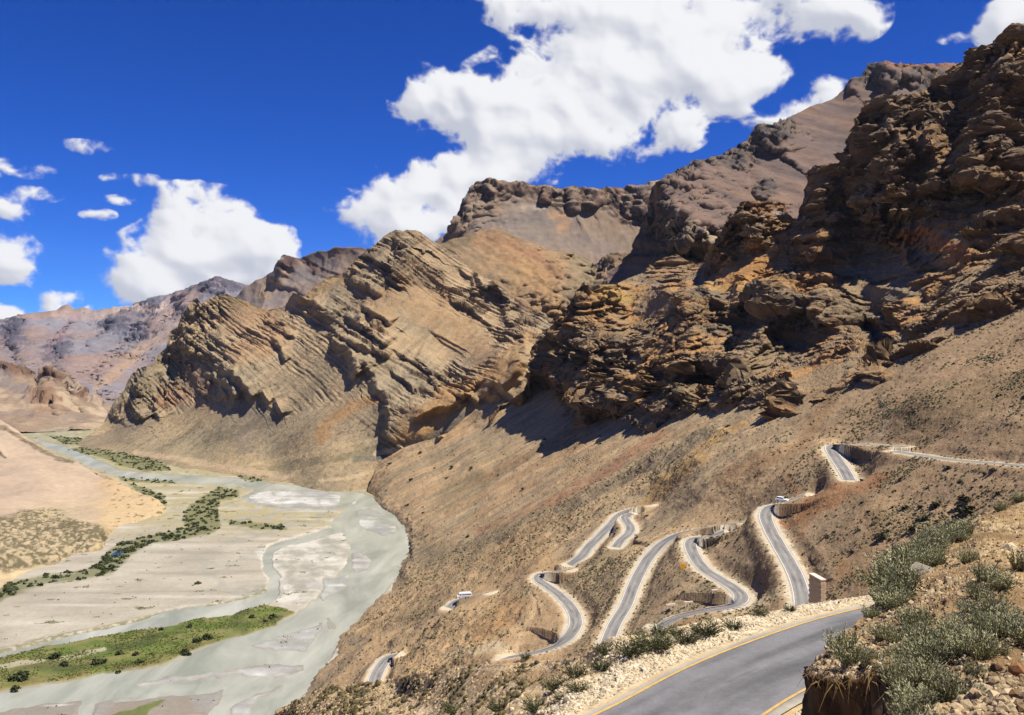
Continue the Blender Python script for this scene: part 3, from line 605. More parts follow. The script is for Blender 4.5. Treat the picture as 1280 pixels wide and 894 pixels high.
S_lay = sheet('layered_mountain', curve([(98, 554), (128, 531), (134, 520), (143, 502), (149, 496), (155, 488), (160, 476), (167, 466), (178, 459), (188, 457), (195, 450), (200, 442), (209, 434), (210, 420), (216, 413), (223, 407), (225, 400), (227, 395), (235, 383), (240, 377), (247, 372), (251, 381), (261, 374), (270, 370), (284, 368), (296, 373), (308, 377), (320, 384), (336, 388), (345, 386), (357, 383), (361, 374), (366, 366), (374, 369), (380, 371), (390, 362), (403, 351), (415, 346), (427, 343), (436, 334), (448, 322), (457, 314), (469, 306), (474, 301), (483, 293), (488, 290), (495, 287), (504, 289), (509, 287), (520, 288), (526, 290), (533, 296), (540, 301), (551, 307), (560, 311), (568, 315), (576, 324), (584, 332), (592, 340), (604, 346), (615, 350), (629, 361), (640, 372), (650, 381), (657, 390), (668, 394), (680, 396), (700, 410), (740, 430)],
    [(98, 1500), (134, 1640), (195, 1680), (227, 1740), (290, 1650), (366, 1560), (448, 1520), (500, 1500), (568, 1500), (657, 1350), (740, 1150)]),
    curve([(98, 560), (120, 564), (170, 571), (230, 589), (290, 596), (340, 606), (360, 612), (420, 622), (450, 640), (520, 640), (740, 600)], [(98, 1470), (120, 1424), (170, 1356), (230, 1207), (290, 1158), (340, 1094), (420, 1030), (450, 1010), (520, 1060), (740, 960)]),
    [(160, 540, 1500), (200, 500, 1580), (250, 450, 1580), (250, 530, 1400), (300, 500, 1380), (300, 550, 1270), (300, 440, 1470), (400, 440, 1360), (400, 500, 1260), (400, 550, 1160), (400, 590, 1085), (480, 560, 1110), (500, 450, 1270), (560, 400, 1340), (480, 400, 1350), (480, 350, 1410), (560, 450, 1260), (600, 400, 1330), (600, 450, 1180), (560, 500, 1110), (520, 540, 1080), (640, 440, 1120), (640, 480, 1060), (620, 420, 1260), (460, 590, 1080), (560, 560, 1070), (640, 530, 1020), (340, 590, 1160), (240, 575, 1270)],
    0.95, M_rock, walls=W_LAY, disp=d_lay, color=c_lay, smooth=False, label='layered brown mountain with dark tilted rock bands', keepf=lambda S: S.P[:, 2] > -9)

# ------------------------------------------------------------------ dark crags on the right
def sd(px, py, k=1.0): return (px, py, slope_depth(px, py) * k)
CL_BASE = [(640, 500), (662, 484), (690, 484), (705, 492), (720, 515), (740, 528), (765, 520), (800, 517), (850, 516), (900, 505), (930, 512), (965, 526), (1000, 517), (1030, 500), (1060, 484), (1100, 466), (1150, 442), (1200, 404), (1240, 388), (1280, 374), (1330, 350)]
W_CL = [([(732, 352), (738, 390), (742, 430), (740, 480), (738, 528)], 66, 36, 30), ([(752, 372), (770, 400), (780, 430), (776, 470), (772, 520)], 22, 34, 26), ([(820, 400), (812, 430), (800, 470), (796, 515)], 26, 30, 26),
    ([(872, 398), (868, 430), (850, 460), (846, 512)], 34, 40, 24), ([(862, 345), (856, 380), (858, 400)], 12, 22, 18), ([(905, 400), (898, 430), (880, 455)], 16, 22, 18), ([(985, 340), (980, 372), (962, 402), (948, 430), (930, 455), (925, 505)], 40, 46, 30), ([(925, 362), (920, 385), (908, 400)], 14, 22, 14),
    ([(884, 318), (912, 268), (928, 258), (946, 285), (960, 304)], 34, 70, 30), ([(1052, 262), (1034, 288), (1020, 318)], 12, 28, 16), ([(1076, 140), (1062, 175), (1054, 205), (1036, 235), (1012, 285), (1000, 320)], 30, 50, 34),
    ([(1150, 114), (1132, 150), (1116, 178), (1113, 220), (1108, 250), (1086, 292)], 50, 80, 40), ([(1172, 148), (1160, 180), (1176, 205), (1160, 245)], 22, 40, 22), ([(1242, 58), (1238, 110), (1234, 150), (1222, 190), (1204, 228)], 36, 60, 36), ([(1266, 30), (1262, 70), (1256, 100)], 14, 30, 18), ([(1203, 84), (1190, 110), (1172, 140)], 18, 34, 20),
    ([(1030, 345), (1026, 370), (1014, 400)], 12, 20, 16), ([(1216, 302), (1214, 330), (1202, 345), (1180, 372)], 12, 16, 16), ([(1290, 302), (1262, 335), (1240, 372), (1228, 396)], 30, 16, 22), ([(1184, 368), (1188, 392), (1176, 430)], 26, 15, 20), ([(1132, 300), (1130, 318), (1136, 330)], 9, 14, 12),
    ([(1070, 420), (1064, 455), (1060, 478)], 10, 12, 14), ([(1110, 420), (1102, 445), (1098, 462)], 10, 12, 14), ([(910, 466), (940, 480), (975, 486), (985, 510)], 12, 14, 12), ([(860, 448), (885, 455), (910, 466), (925, 475)], 9, 16, 12), ([(1060, 345), (1100, 360), (1150, 370)], 6, 10, 10, -1),
    ([(1000, 400), (1060, 398), (1120, 402), (1160, 418)], 7, 12, 14, 1), ([(1180, 215), (1240, 225), (1290, 228)], 8, 12, 12, 1), ([(1150, 262), (1200, 268), (1290, 280)], 6, 10, 10, 1)]
def d_cl(S):
    S.t = maskof(S, [[(1112, 292), (1150, 284), (1200, 292), (1214, 300), (1208, 330), (1180, 336), (1150, 326), (1125, 320)], [(760, 345), (800, 342), (830, 350), (820, 380), (790, 392), (765, 370)], [(895, 330), (956, 305), (975, 318), (930, 345), (900, 362)], [(880, 345), (920, 350), (935, 372), (900, 372)],
        [(925, 442), (965, 440), (975, 470), (935, 480)], [(980, 455), (1040, 450), (1060, 480), (1000, 490)], [(905, 515), (940, 518), (960, 550), (880, 560), (860, 540)], [(1040, 330), (1110, 300), (1125, 322), (1150, 332), (1110, 345), (1050, 348)], [(760, 395), (800, 390), (830, 372), (850, 380), (800, 412), (770, 412)], [(1096, 150), (1130, 142), (1140, 175), (1105, 190)], [(1010, 455), (1060, 448), (1085, 462), (1050, 484), (1000, 500)], [(1140, 150), (1165, 160), (1160, 185), (1145, 175)], [(900, 372), (938, 352), (975, 330), (990, 334), (960, 362), (920, 385)], [(1090, 270), (1120, 262), (1180, 282), (1120, 290)], [(850, 345), (880, 338), (900, 352), (870, 370), (845, 368)], [(1060, 352), (1160, 362), (1170, 378), (1080, 372)]], 26, 7)
    pt = ss(-.30, .12, fbm(S.P, (85, 85, 40), 4, seed=77.)); S.pt = pt
    m = (1 - S.t * .92) * (.30 + .70 * pt)
    crag(S, 46, 1.6, (-.12, -.10, 1.0), m, strata=[(36, 16), (13, 8.5), (4.8, 3.4)], seed=31, thick=1.2, rid=2.2, levels=2, vertical=.75, ribs=[(75, 20), (26, 12), (10, 5), (4.5, 2.2)])
    S.P += S.N0 * (fbm(S.P, 2.6, 3) * .8)[:, None]
def c_cl(S):
    nz = S.N[:, 2]; n = var(S, 60, 3.); bed = S.P @ np.array([-.10, -.12, 1.0]); bn = fbm(np.stack([bed, S.P[:, 0] * .02, 0 * bed], -1), (7, 7, 7), 4)
    rock = mix(lin((104, 84, 62)) * np.ones(3), lin((150, 118, 80)), ss(-.3, .35, bn)); rock = mix(rock, lin((98, 88, 76)), ss(0, .4, var(S, 45, 7.)) * .7); rock = rock * (1 + .35 * fbm(S.P, 6, 4, seed=44.))[:, None]
    debris = mix(lin((160, 136, 104)) * np.ones(3), lin((184, 140, 90)), ss(-.15, .3, n)); debris = mix(debris, lin((120, 112, 94)), ss(.05, .4, var(S, 70, 9.)) * .7)
    c = mix(rock, debris, np.clip(ss(.42, .72, nz + .12 * n) * .9 + S.t + .35 * (1 - S.pt) * ss(.3, .6, nz), 0, 1))
    c = paint(S, c, [([(1125, 300), (1160, 300), (1200, 315)], 16, (184, 122, 72), .9), ([(1150, 295), (1165, 300)], 8, (206, 152, 92), .5), ([(905, 350), (940, 345), (960, 330)], 16, (182, 132, 76), .8), ([(890, 362), (925, 358)], 9, (196, 150, 90), .7), ([(1000, 330), (1080, 330), (1120, 320)], 20, (150, 114, 74), .5),
        ([(1040, 200), (1120, 170), (1200, 150), (1280, 120)], 70, (92, 78, 66), .45), ([(800, 345), (830, 365), (800, 385)], 12, (150, 134, 112), .6), ([(935, 258), (985, 262), (965, 275)], 9, (150, 110, 74), .7), ([(970, 268), (996, 275)], 7, (160, 146, 128), .8), ([(830, 332), (860, 330), (945, 306)], 7, (168, 134, 88), .8), ([(745, 368), (770, 375), (790, 372)], 8, (190, 158, 90), .6),
        ([(900, 520), (930, 525), (900, 545), (870, 570)], 16, (172, 136, 86), .8), ([(1110, 250), (1150, 262)], 8, (178, 140, 80), .6), ([(845, 480), (880, 540)], 12, (128, 118, 94), .5)], 22)
    return c * 1.0
top_cl = curve([(610, 520), (640, 500), (655, 488), (661, 472), (664, 450), (666, 434), (672, 428), (680, 423), (688, 411), (696, 400), (705, 388), (713, 377), (718, 369), (722, 362), (726, 357), (730, 352), (736, 357), (743, 367), (752, 363), (760, 359), (775, 353), (790, 346), (805, 341), (815, 333), (829, 322), (838, 320), (848, 318), (858, 325), (869, 331), (881, 326), (884, 318), (892, 305), (900, 292), (907, 279), (912, 267), (920, 264), (925, 257), (930, 252), (945, 251), (960, 252), (975, 252), (984, 262), (990, 272), (996, 275), (999, 266), (1001, 257), (1005, 248), (1008, 240), (1009, 230), (1011, 220), (1015, 213), (1024, 208), (1036, 205), (1048, 204), (1053, 195), (1057, 184), (1063, 172), (1069, 160), (1072, 150), (1076, 141), (1081, 134), (1086, 129), (1097, 128), (1103, 120), (1112, 118), (1120, 124), (1130, 128), (1140, 120), (1149, 113), (1158, 120), (1162, 105), (1170, 90), (1180, 96), (1190, 90), (1203, 81), (1210, 78), (1215, 73), (1219, 65), (1224, 61), (1238, 61), (1242, 56), (1245, 50), (1254, 51), (1257, 42), (1261, 36), (1266, 29), (1280, 30), (1300, 22), (1340, 8)],
    [(610, 1000), (661, 980), (730, 970), (790, 1060), (829, 1060), (881, 960), (930, 900), (975, 900), (1001, 830), (1076, 800), (1149, 770), (1170, 840), (1203, 800), (1266, 680), (1340, 640)])
ctl = [sd(x, y, 1.0) for x, y in CL_BASE]
ctl += [(700, 440, 950), (740, 440, 880), (760, 480, 790), (790, 400, 950), (800, 450, 800), (850, 380, 800), (850, 450, 690), (900, 400, 740), (900, 330, 860), (880, 480, 645), (940, 470, 600), (950, 400, 690), (950, 330, 800), (1000, 450, 610), (1000, 380, 680), (1010, 320, 760), (1060, 400, 610), (1060, 330, 690), (1080, 300, 740), (1060, 240, 790), (1100, 430, 540), (1120, 360, 590), (1150, 300, 640), (1120, 250, 700), (1120, 180, 750), (1180, 240, 660), (1180, 170, 710), (1220, 350, 470), (1200, 290, 580), (1240, 260, 590), (1240, 180, 640), (1250, 110, 670), (1300, 300, 450), (1300, 150, 620), (1180, 390, 460), (1260, 350, 420)]
S_cl = sheet('dark_crags', top_cl, curve([(x, y + 26) for x, y in CL_BASE if x > 605] [:1] and [(610, 530)] + [(x, y + 26) for x, y in CL_BASE] + [(1340, 372)], [(610, 1000)] + [(x, slope_depth(x, y) * 1.02) for x, y in CL_BASE] + [(1340, 380)]),
    ctl, 0.85, M_rock, walls=W_CL, disp=d_cl, color=c_cl, smooth=False, label='tall dark craggy cliffs above the scree on the right', back=.14)

# ------------------------------------------------------------------ the valley side with the scree and the road loops
def p_slope(S):
    calm = np.ones(len(S.P))
    for k_, (C_, w_) in ROADS.items():
        if k_ == 'near': continue
        m_ = (S.P[:, 0] > C_[:, 0].min() - 30) & (S.P[:, 0] < C_[:, 0].max() + 30) & (S.P[:, 1] > C_[:, 1].min() - 30) & (S.P[:, 1] < C_[:, 1].max() + 30)
        calm[m_] = np.minimum(calm[m_], ss(3, 24, polydist(S.P[m_, 0], S.P[m_, 1], C_[::3, :2])[0]))
    S.P += S.N0 * (fbm(S.P, 40, 4) * 3.0 * calm)[:, None]; S.P += S.N0 * (fbm(S.P @ np.array([[.9, 0, .4], [0, 1, 0], [-.4, 0, .9]]), (120, 9, 60), 4, seed=3.) * 2.0 * calm)[:, None]
    # crumbling gullied bands below the scree
    g = maskof(S, [[(540, 700), (640, 655), (720, 620), (830, 560), (900, 530), (920, 545), (830, 610), (760, 640), (700, 690), (640, 720), (560, 760), (470, 790), (440, 800), (470, 765)], [(480, 800), (540, 770), (600, 755), (640, 730), (690, 735), (640, 790), (560, 840), (500, 850)], [(690, 715), (760, 690), (800, 690), (770, 760), (750, 790), (735, 770), (728, 745)]], 14, 7)
    S.g = g
    r = ridged(S.P @ np.array([[.6, -.5, .5], [.5, .8, 0], [-.5, 0, .8]]), (16, 6, 14), 4, seed=8.)
    S.P += S.N0 * (g * r * 1.9 * (.3 + .7 * calm) + fbm(S.P, 5, 4) * .45 + fbm(S.P, 1.6, 3) * .22)[:, None]
    bk = maskof(S, [[(455, 612), (485, 622), (508, 645), (522, 662), (520, 712), (505, 722), (494, 700), (500, 660), (488, 640), (460, 626)]], 10, 5)
    S.P += S.N0 * (bk * ridged(S.P, (7, 7, 14), 3) * 1.6)[:, None]
    bench(S, [k for k in ROADS if k != 'near'])
    fl = ss(1.5, 4.5, S.P[:, 2]) * (S.P[:, 2] < 12); 
def c_slope(S):
    P = S.P; stk = fbm(P @ np.array([[.93, 0, .3], [0, 1, 0], [-.3, 0, .93]]), (260, 16, 90), 4, seed=2.); stf = fbm(P, (60, 3.5, 40), 3, seed=6.)
    c = mix(lin((190, 160, 120)) * np.ones(3), lin((164, 144, 112)), ss(-.25, .3, stk)); c = mix(c, lin((192, 152, 106)), ss(.1, .5, var(S, 90, 4.)) * .6)
    c = c * (1 + .38 * stf)[:, None] * (1 - .5 * ss(.28, .5, var(S, 1.6, 15., 3)))[:, None]
    nearr = ss(900, 1100, S.px) ; c = mix(c, lin((168, 138, 104)), nearr * .7)
    c = mix(c, lin((200, 166, 122)), ss(680, 780, S.py) * ss(800, 640, S.px) * .8)
    c = paint(S, c, [([(600, 665), (640, 652), (700, 620), (760, 590), (800, 562), (830, 540)], 9, (176, 128, 92), .6), ([(660, 650), (720, 615), (780, 580)], 5, (150, 112, 88), .5), ([(700, 640), (760, 610), (830, 575), (880, 545)], 12, (124, 112, 94), .75), ([(600, 600), (680, 560), (760, 520)], 9, (146, 116, 84), .6), ([(560, 640), (640, 600), (740, 545)], 7, (176, 142, 102), .6),
        ([(560, 620), (600, 600)], 18, (112, 104, 76), .4), ([(520, 700), (600, 680), (680, 640)], 16, (136, 122, 96), .6), ([(960, 650), (1000, 640), (1060, 615), (1100, 600)], 12, (176, 118, 72), .55), ([(985, 600), (1010, 625), (1000, 660)], 9, (170, 118, 74), .4), ([(1080, 400), (1050, 480), (1000, 560), (900, 600)], 14, (154, 120, 84), .6), ([(1130, 520), (1200, 500), (1290, 470)], 30, (126, 108, 76), .5),
        ([(1100, 490), (1110, 530), (1080, 545)], 6, (178, 156, 128), .6), ([(820, 610), (850, 590), (880, 575)], 9, (188, 152, 98), .8), ([(800, 630), (880, 560), (930, 530)], 7, (184, 146, 92), .7), ([(1060, 620), (1100, 650), (1080, 690)], 14, (136, 112, 80), .5), ([(1050, 700), (1090, 720)], 14, (170, 132, 88), .6),
        ([(800, 830), (860, 800), (940, 760), (1000, 745)], 12, (214, 188, 146), .8), ([(600, 690), (560, 740), (480, 790)], 9, (132, 116, 92), .5), ([(450, 850), (510, 790), (560, 765)], 9, (172, 146, 114), .7), ([(440, 800), (460, 800), (420, 840), (380, 880)], 8, (136, 124, 104), .6), ([(665, 735), (668, 760), (660, 785), (640, 812)], 6, (222, 188, 140), .75), ([(560, 820), (610, 812), (650, 815)], 10, (214, 192, 152), .8), ([(740, 800), (760, 760), (790, 700), (800, 690)], 7, (216, 184, 138), .6),
        ([(640, 760), (600, 790)], 20, (184, 140, 92), .6), ([(500, 780), (560, 760), (600, 745)], 8, (120, 106, 80), .4), ([(1025, 552), (1050, 548), (1075, 553)], 6, (206, 174, 130), .8)], 12)
    c = mix(c, lin((150, 132, 96)), S.g * .5 * ss(-.2, .3, var(S, 3, 5.)))
    steep = ss(.78, .5, S.N[:, 2]); c = mix(c, lin((118, 92, 66)), steep * .5)
    dust = np.where(S.rd < 900, ss(2.4, .7, S.rd + var(S, 3., 7.) * 1.8), 0) * (S.rw > .55)
    c = mix(c, lin((214, 200, 172)), dust * .85)
    bank = ss(7, 1, S.P[:, 2]); c = mix(c, lin((150, 132, 104)), bank * .6)
    return c
S1_TOP = [(330, 905, 260), (345, 893, 235), (370, 876, 210), (400, 862, 190), (440, 856, 170), (480, 852, 150), (520, 842, 125), (560, 836, 105), (600, 832, 90), (640, 830, 75), (680, 826, 62), (700, 818, 55), (735, 806, 48.5), (760, 797, 45), (800, 797, 44.6), (830, 789, 45.5), (870, 782, 46.5), (900, 776, 47.3), (950, 768, 48.3), (1000, 757, 50), (1060, 748, 51.4), (1100, 742, 52.4), (1170, 735, 53.5)]
bot2 = [(345, 925), (480, 880), (560, 862), (640, 852), (700, 842), (760, 828), (830, 815), (900, 800), (1000, 785), (1060, 775), (1100, 770), (1130, 760), (1170, 735), (1220, 700), (1290, 670), (1330, 650)]
top2 = [(345, 660), (440, 640), (455, 622), (462, 606), (470, 586), (480, 574), (500, 562), (540, 549), (560, 541), (580, 524), (600, 508), (630, 494), (645, 486)] + [(x, y - 14) for x, y in CL_BASE[1:]]
RIV_IN = [(340, 640), (470, 640), (498, 665), (500, 690), (486, 715), (462, 745), (435, 775), (412, 805), (382, 840), (340, 880)]
def inside_river(px, py): return zed(px, py, -7)
c2 = []
road_px = np.array([(p[0], p[1]) for v in ROADS_PX.values() for p in v[0]])
for k, v in ROADS_PX.items():
    for p in v[0]: c2.append((p[0], p[1], road_depth(p)))
hand = [zed(x, y, 0.5) for x, y in [(345, 896), (395, 845), (425, 805), (450, 775), (478, 742), (498, 716)]] + [zed(x, y, 4.) for x, y in [(516, 700), (516, 666), (502, 645), (482, 627), (457, 612)]] + [zed(x, y, -1) for x, y in [(509, 694), (509, 664), (495, 648), (474, 632)]]
hand += [zed(x, y, -16) for x, y in [(380, 700), (420, 740), (450, 680), (400, 780), (470, 690), (360, 820), (380, 840), (345, 860), (485, 680), (440, 760), (400, 810), (480, 725)]]
hx = np.array([(p[0], p[1]) for p in hand])
auto = []
for gx in np.arange(480, 1340, 56):
    for gy in np.arange(400, 760, 44):
        ty_ = np.interp(gx, [p[0] for p in top2], [p[1] for p in top2])
        if gy < ty_ + 6 or gy > np.interp(gx, [p[0] for p in bot2], [p[1] for p in bot2]): continue
        if min(np.hypot(*(road_px - (gx, gy)).T).min(), np.hypot(*(hx - (gx, gy)).T).min()) < 46: continue
        auto.append(sd(gx, gy))
t2 = [((x, y, float(depth_at_z(x, y, -8.))) if x < 456 else (x, y, slope_depth(x, y))) for x, y in top2]
b2 = [(x, y, d) for (x, y), d in zip(bot2, [slope_depth(x, y) for x, y in bot2])]
S_sl = sheet('valley_slope', t2, b2, c2 + hand + auto, 0.8, M_scree, walls=[([(898, 652), (892, 664), (882, 676), (878, 684)], 3, 6, 12), ([(886, 700), (902, 716), (922, 728), (944, 741)], 2.5, 2, 20), ([(697, 714), (706, 728), (722, 742), (728, 764)], 5, 6, 20), ([(786, 640), (793, 652), (797, 668), (792, 680)], 4, 10, 14),
      ([(1012, 676), (1024, 690), (1016, 705)], 9, 5, 16), ([(664, 742), (672, 752), (676, 775)], 3, 1.5, 12), ([(548, 752), (544, 772)], 2, 3, 10), ([(492, 816), (487, 830), (482, 838)], 6, 10, 16), ([(528, 520), (510, 548), (490, 560)], 4, 5, 8), ([(515, 672), (518, 700), (500, 722)], 5, 9, 12),
      ([(545, 548), (552, 542)], 5, 12, 6)],
    color=c_slope, disp=p_slope, smoothing=6e-4, back=.10, backdrop=.25, label='long tan scree slope falling from the crags to the river', keepf=lambda S: (S.P[:, 2] > -4) & ~((S.px < 500) & (S.py < 870) & (S.py > 640) & (S.P[:, 2] < 6) & (sdpoly(S.px, S.py, RIV_IN) > 0)))
print('T', time.time() - T00)

# ------------------------------------------------------------------ valley floor and river
RIV = [(40, 548), (62, 554), (78, 557), (100, 566), (118, 574), (150, 588), (175, 591), (215, 593), (300, 599), (345, 604), (420, 611), (455, 617), (482, 629), (502, 646), (512, 661), (513, 690), (500, 716), (480, 742), (452, 775), (427, 805), (397, 845), (345, 910), (345, 960), (-80, 960), (-80, 880), (0, 867), (60, 855), (130, 843), (200, 831), (245, 814), (300, 796), (345, 781), (368, 769), (384, 757), (402, 744), (424, 716), (432, 704), (438, 690), (438, 676), (426, 664), (408, 656), (420, 648), (428, 640), (430, 634), (402, 639), (350, 636), (312, 630), (300, 622), (318, 613), (300, 609), (240, 604), (160, 599), (140, 592), (105, 580), (84, 568), (60, 560)]
CH = [(446, 655), (425, 662), (400, 668), (372, 676), (352, 681), (338, 688), (333, 700), (335, 712), (345, 724), (342, 738), (336, 747), (318, 753), (290, 760), (240, 768), (180, 782), (120, 793), (60, 806), (-20, 826)]
CHW = [4, 4, 4, 4, 5, 6, 8, 9, 8, 9, 9, 6, 4.5, 4, 3.5, 3, 3, 3]
BARS = [([(308, 620), (330, 613), (372, 612), (410, 614), (427, 620), (424, 632), (400, 637), (350, 633), (312, 627)], (222, 218, 208)), ([(438, 628), (446, 624), (446, 630), (441, 631)], (216, 214, 204)), ([(446, 648), (470, 650), (495, 657), (498, 666), (480, 671), (462, 664), (448, 658)], (214, 214, 204)), ([(444, 638), (462, 634), (492, 648), (470, 647), (446, 644)], (178, 176, 164)),
    ([(312, 809), (322, 803), (346, 794), (372, 788), (402, 779), (400, 788), (384, 814), (356, 815), (330, 811)], (190, 187, 182)), ([(161, 858), (182, 851), (215, 842), (269, 839), (300, 834), (336, 829), (383, 828), (380, 837), (352, 846), (322, 848), (300, 845), (235, 853), (190, 858)], (196, 192, 186)),
    ([(-80, 893), (0, 888), (60, 880), (108, 874), (104, 890), (96, 960), (-80, 960)], (156, 148, 136)), ([(124, 880), (150, 873), (200, 869), (262, 865), (282, 862), (276, 878), (262, 900), (250, 960), (110, 960), (116, 892)], (160, 146, 130)), ([(290, 880), (330, 864), (350, 858), (322, 876), (312, 895), (300, 930), (268, 930)], (200, 198, 192)),
    ([(440, 692), (448, 689), (462, 694), (466, 702), (460, 713), (446, 718), (436, 710)], (206, 202, 190)), ([(404, 722), (418, 722), (440, 716), (436, 728), (424, 742), (404, 752), (400, 745)], (196, 196, 186))]
ISLE = [(-80, 875), (-80, 842), (0, 824), (60, 808), (120, 796), (180, 784), (240, 771), (300, 759), (330, 757), (352, 760), (369, 767), (345, 781), (300, 796), (245, 813), (200, 830), (130, 843), (60, 854), (0, 866)]
VEG = [[(232, 640), (240, 630), (262, 618), (272, 610), (298, 614), (298, 622), (275, 626), (272, 640), (276, 658), (262, 670), (230, 675), (190, 680), (165, 694), (150, 708), (140, 717), (100, 726), (60, 730), (30, 740), (0, 752), (-40, 765), (-40, 748), (0, 734), (30, 728), (60, 720), (100, 716), (125, 706), (132, 694), (150, 680), (200, 668), (235, 662), (228, 650)],
    [(80, 562), (110, 560), (150, 566), (190, 574), (208, 582), (214, 589), (180, 590), (150, 582), (130, 573)], [(148, 597), (190, 598), (222, 600), (220, 605), (180, 604), (150, 601)], [(298, 597), (312, 592), (330, 595), (345, 598), (335, 602), (305, 602)], [(286, 652), (320, 655), (356, 659), (358, 663), (320, 662), (288, 658)], [(160, 606), (185, 612), (205, 622), (208, 632), (190, 628), (168, 612)], [(60, 545), (100, 548), (120, 556), (80, 556)]]
def floor_mesh():
    st = 0.95; xs = np.arange(-90, 540, st); ys = np.arange(536, 960, st); nc, nr = len(xs), len(ys)
    PX, PY = np.meshgrid(xs, ys); P = unproj(PX, PY, depth_at_z(PX, PY, 0.0)).reshape(-1, 3); X, Y = PX.ravel(), PY.ravel()
    wx = fbm(P, 45, 4, seed=1.); wy = fbm(P, 45, 4, seed=2.); sc = np.clip((Y - 500) / 300, .2, 1.3)
    wx2 = fbm(P, 9, 4, seed=31.); wy2 = fbm(P, 9, 4, seed=32.)
    Xw, Yw = X + (wx * 7 + wx2 * 3.4) * sc, Y + (wy * 5 + wy2 * 2.4) * sc
    rv = sdpoly(Xw, Yw, RIV) / sc
    dd, _, tt = polydist(Xw, Yw, CH); chw = np.interp(tt, np.linspace(0, 1, len(CHW)), CHW); cw = (chw - dd) / sc
    bars = [sdpoly(Xw, Yw, b) / sc for b, _ in BARS]; isl = sdpoly(Xw, Yw, ISLE) / sc; vg = np.max([sdpoly(Xw, Yw, v) / sc for v in VEG], 0)
    water = np.maximum(rv, cw); mb = np.max(bars, 0); swl = fbm(np.stack([P[:, 0] + P[:, 1] * .35, P[:, 1] * 1.0, 0 * P[:, 0]], -1), (30, 90, 30), 5, seed=4.)
    shoal = ss(.30, .5, swl) * (rv > 3)                                  # half drowned gravel
    water = np.minimum(water, -mb * 1.0 + .0)
    hgt = 0.9 * ss(0, 2.2, -water) - 0.9 * ss(0, 2.5, water)
    hgt = np.where(mb > 0, -.10 + .45 * ss(0, 5, mb) + .42 * swl + .25 * wx2, hgt)
    hgt = np.where((rv > 0) & (mb < 0), np.maximum(hgt, -.9 + .98 * shoal), hgt)
    hgt += np.where(isl > 0, .5 * ss(0, 3, isl), 0) + fbm(P, 14, 4) * .22 * (water < 0)
    n = fbm(P, 70, 4, seed=7.); n2 = fbm(P, 12, 4, seed=9.); n3 = fbm(P, 3.5, 3, seed=3.)
    stq = fbm(np.stack([P[:, 0] * .5 + P[:, 1] * .4, P[:, 1], 0 * n], -1), (60, 14, 30), 5, seed=41.)
    c = mix(lin((183, 174, 155)) * np.ones(3), lin((164, 155, 137)), ss(-.3, .4, n)); c = mix(c, lin((150, 140, 124)), ss(.05, .4, stq) * .55); c = mix(c, lin((208, 200, 184)), ss(.1, .45, -stq) * .5)
    ys_ = ss(690, 640, Y) * (1 - ss(150, 60, X)); c = mix(c, lin((170, 158, 112)), ys_ * ss(-.35, .2, n2 + stq) * .85)
    c = mix(c, lin((150, 146, 104)), ss(608, 560, Y) * .7 * ss(-.4, .1, n2))
    w7 = sdpoly(Xw, Yw, [(318, 690), (350, 678), (400, 664), (432, 668), (440, 690), (432, 708), (412, 724), (400, 745), (380, 758), (352, 760), (338, 750), (346, 735), (330, 712)]) / sc
    c = mix(c, mix(lin((206, 200, 186)) * np.ones(3), lin((164, 158, 142)), ss(-.25, .3, swl + .6 * n2 + .5 * stq)), ss(-4, 6, w7) * .9)
    c = mix(c, lin((150, 142, 134)), ss(-.2, .2, sdpoly(Xw, Yw, [(336, 722), (346, 726), (356, 738), (350, 748), (341, 744)])) * .6)
    c = mix(c, lin((216, 206, 188)), (ss(5, 1, dd - chw) * (rv < 0) * ss(-.3, .3, n2)) * .6)
    for s_, (b_, bc) in zip(bars, BARS):
        k = lin(bc) * .86 * np.ones(3); k = mix(k, lin((150, 148, 142)), ss(-.2, .25, swl + .5 * stq) * .85); k = mix(k, lin((222, 220, 212)), ss(.15, .5, -stq - .3 * n2) * .8); c = mix(c, k, ss(-1.5, 3.0, s_ + n2 * 2.5))
    c = mix(c, lin((160, 164, 150)), np.clip(shoal, 0, 1) * .5 * (mb < 0)); c = mix(c, lin((140, 134, 120)), ss(.45, .0, hgt) * .55)
    gr = mix(lin((96, 112, 50)) * np.ones(3), lin((128, 124, 76)), ss(-.3, .3, n2)); gr = mix(gr, lin((74, 82, 46)), ss(-.05, .35, fbm(P, 26, 4, seed=12.)) * .85); gr = mix(gr, lin((132, 118, 78)), ss(-20, 120, 130 - X + n * 60) * ss(-.1, .3, stq) * .6)
    edge = ss(9, 2, isl) * ss(-.3, .2, n); gr = mix(gr, lin((138, 118, 74)), edge * .7); c = mix(c, gr, ss(-1, 1.5, isl))
    strip = polydist(Xw, Yw, [(0, 838), (40, 830), (90, 823), (130, 814)])[0]; c = mix(c, lin((176, 170, 142)), ss(4, 1.5, strip) * .8)
    g2 = sdpoly(Xw, Yw, [(141, 895), (170, 884), (200, 874), (208, 876), (190, 888), (180, 905)]); c = mix(c, lin((102, 112, 56)), ss(-1, 2, g2) * .9)
    c = mix(c, lin((112, 112, 72)), ss(-5, 3, vg + n2 * 5) * .8)
    rim = polydist(Xw, Yw, [(-20, 820), (60, 800), (120, 788), (200, 770), (240, 762), (300, 750), (330, 738)])[0]; c = mix(c, lin((120, 116, 76)), ss(5, 1, rim) * ss(-.3, .1, n3) * .8)
    c = mix(c, lin((104, 104, 66)), ss(.33, .42, fbm(P, (16, 10, 10), 4, seed=21.)) * (water < -2) * (isl < 0) * (mb < 0) * .8)
    c = c * (1 + .07 * n3)[:, None]
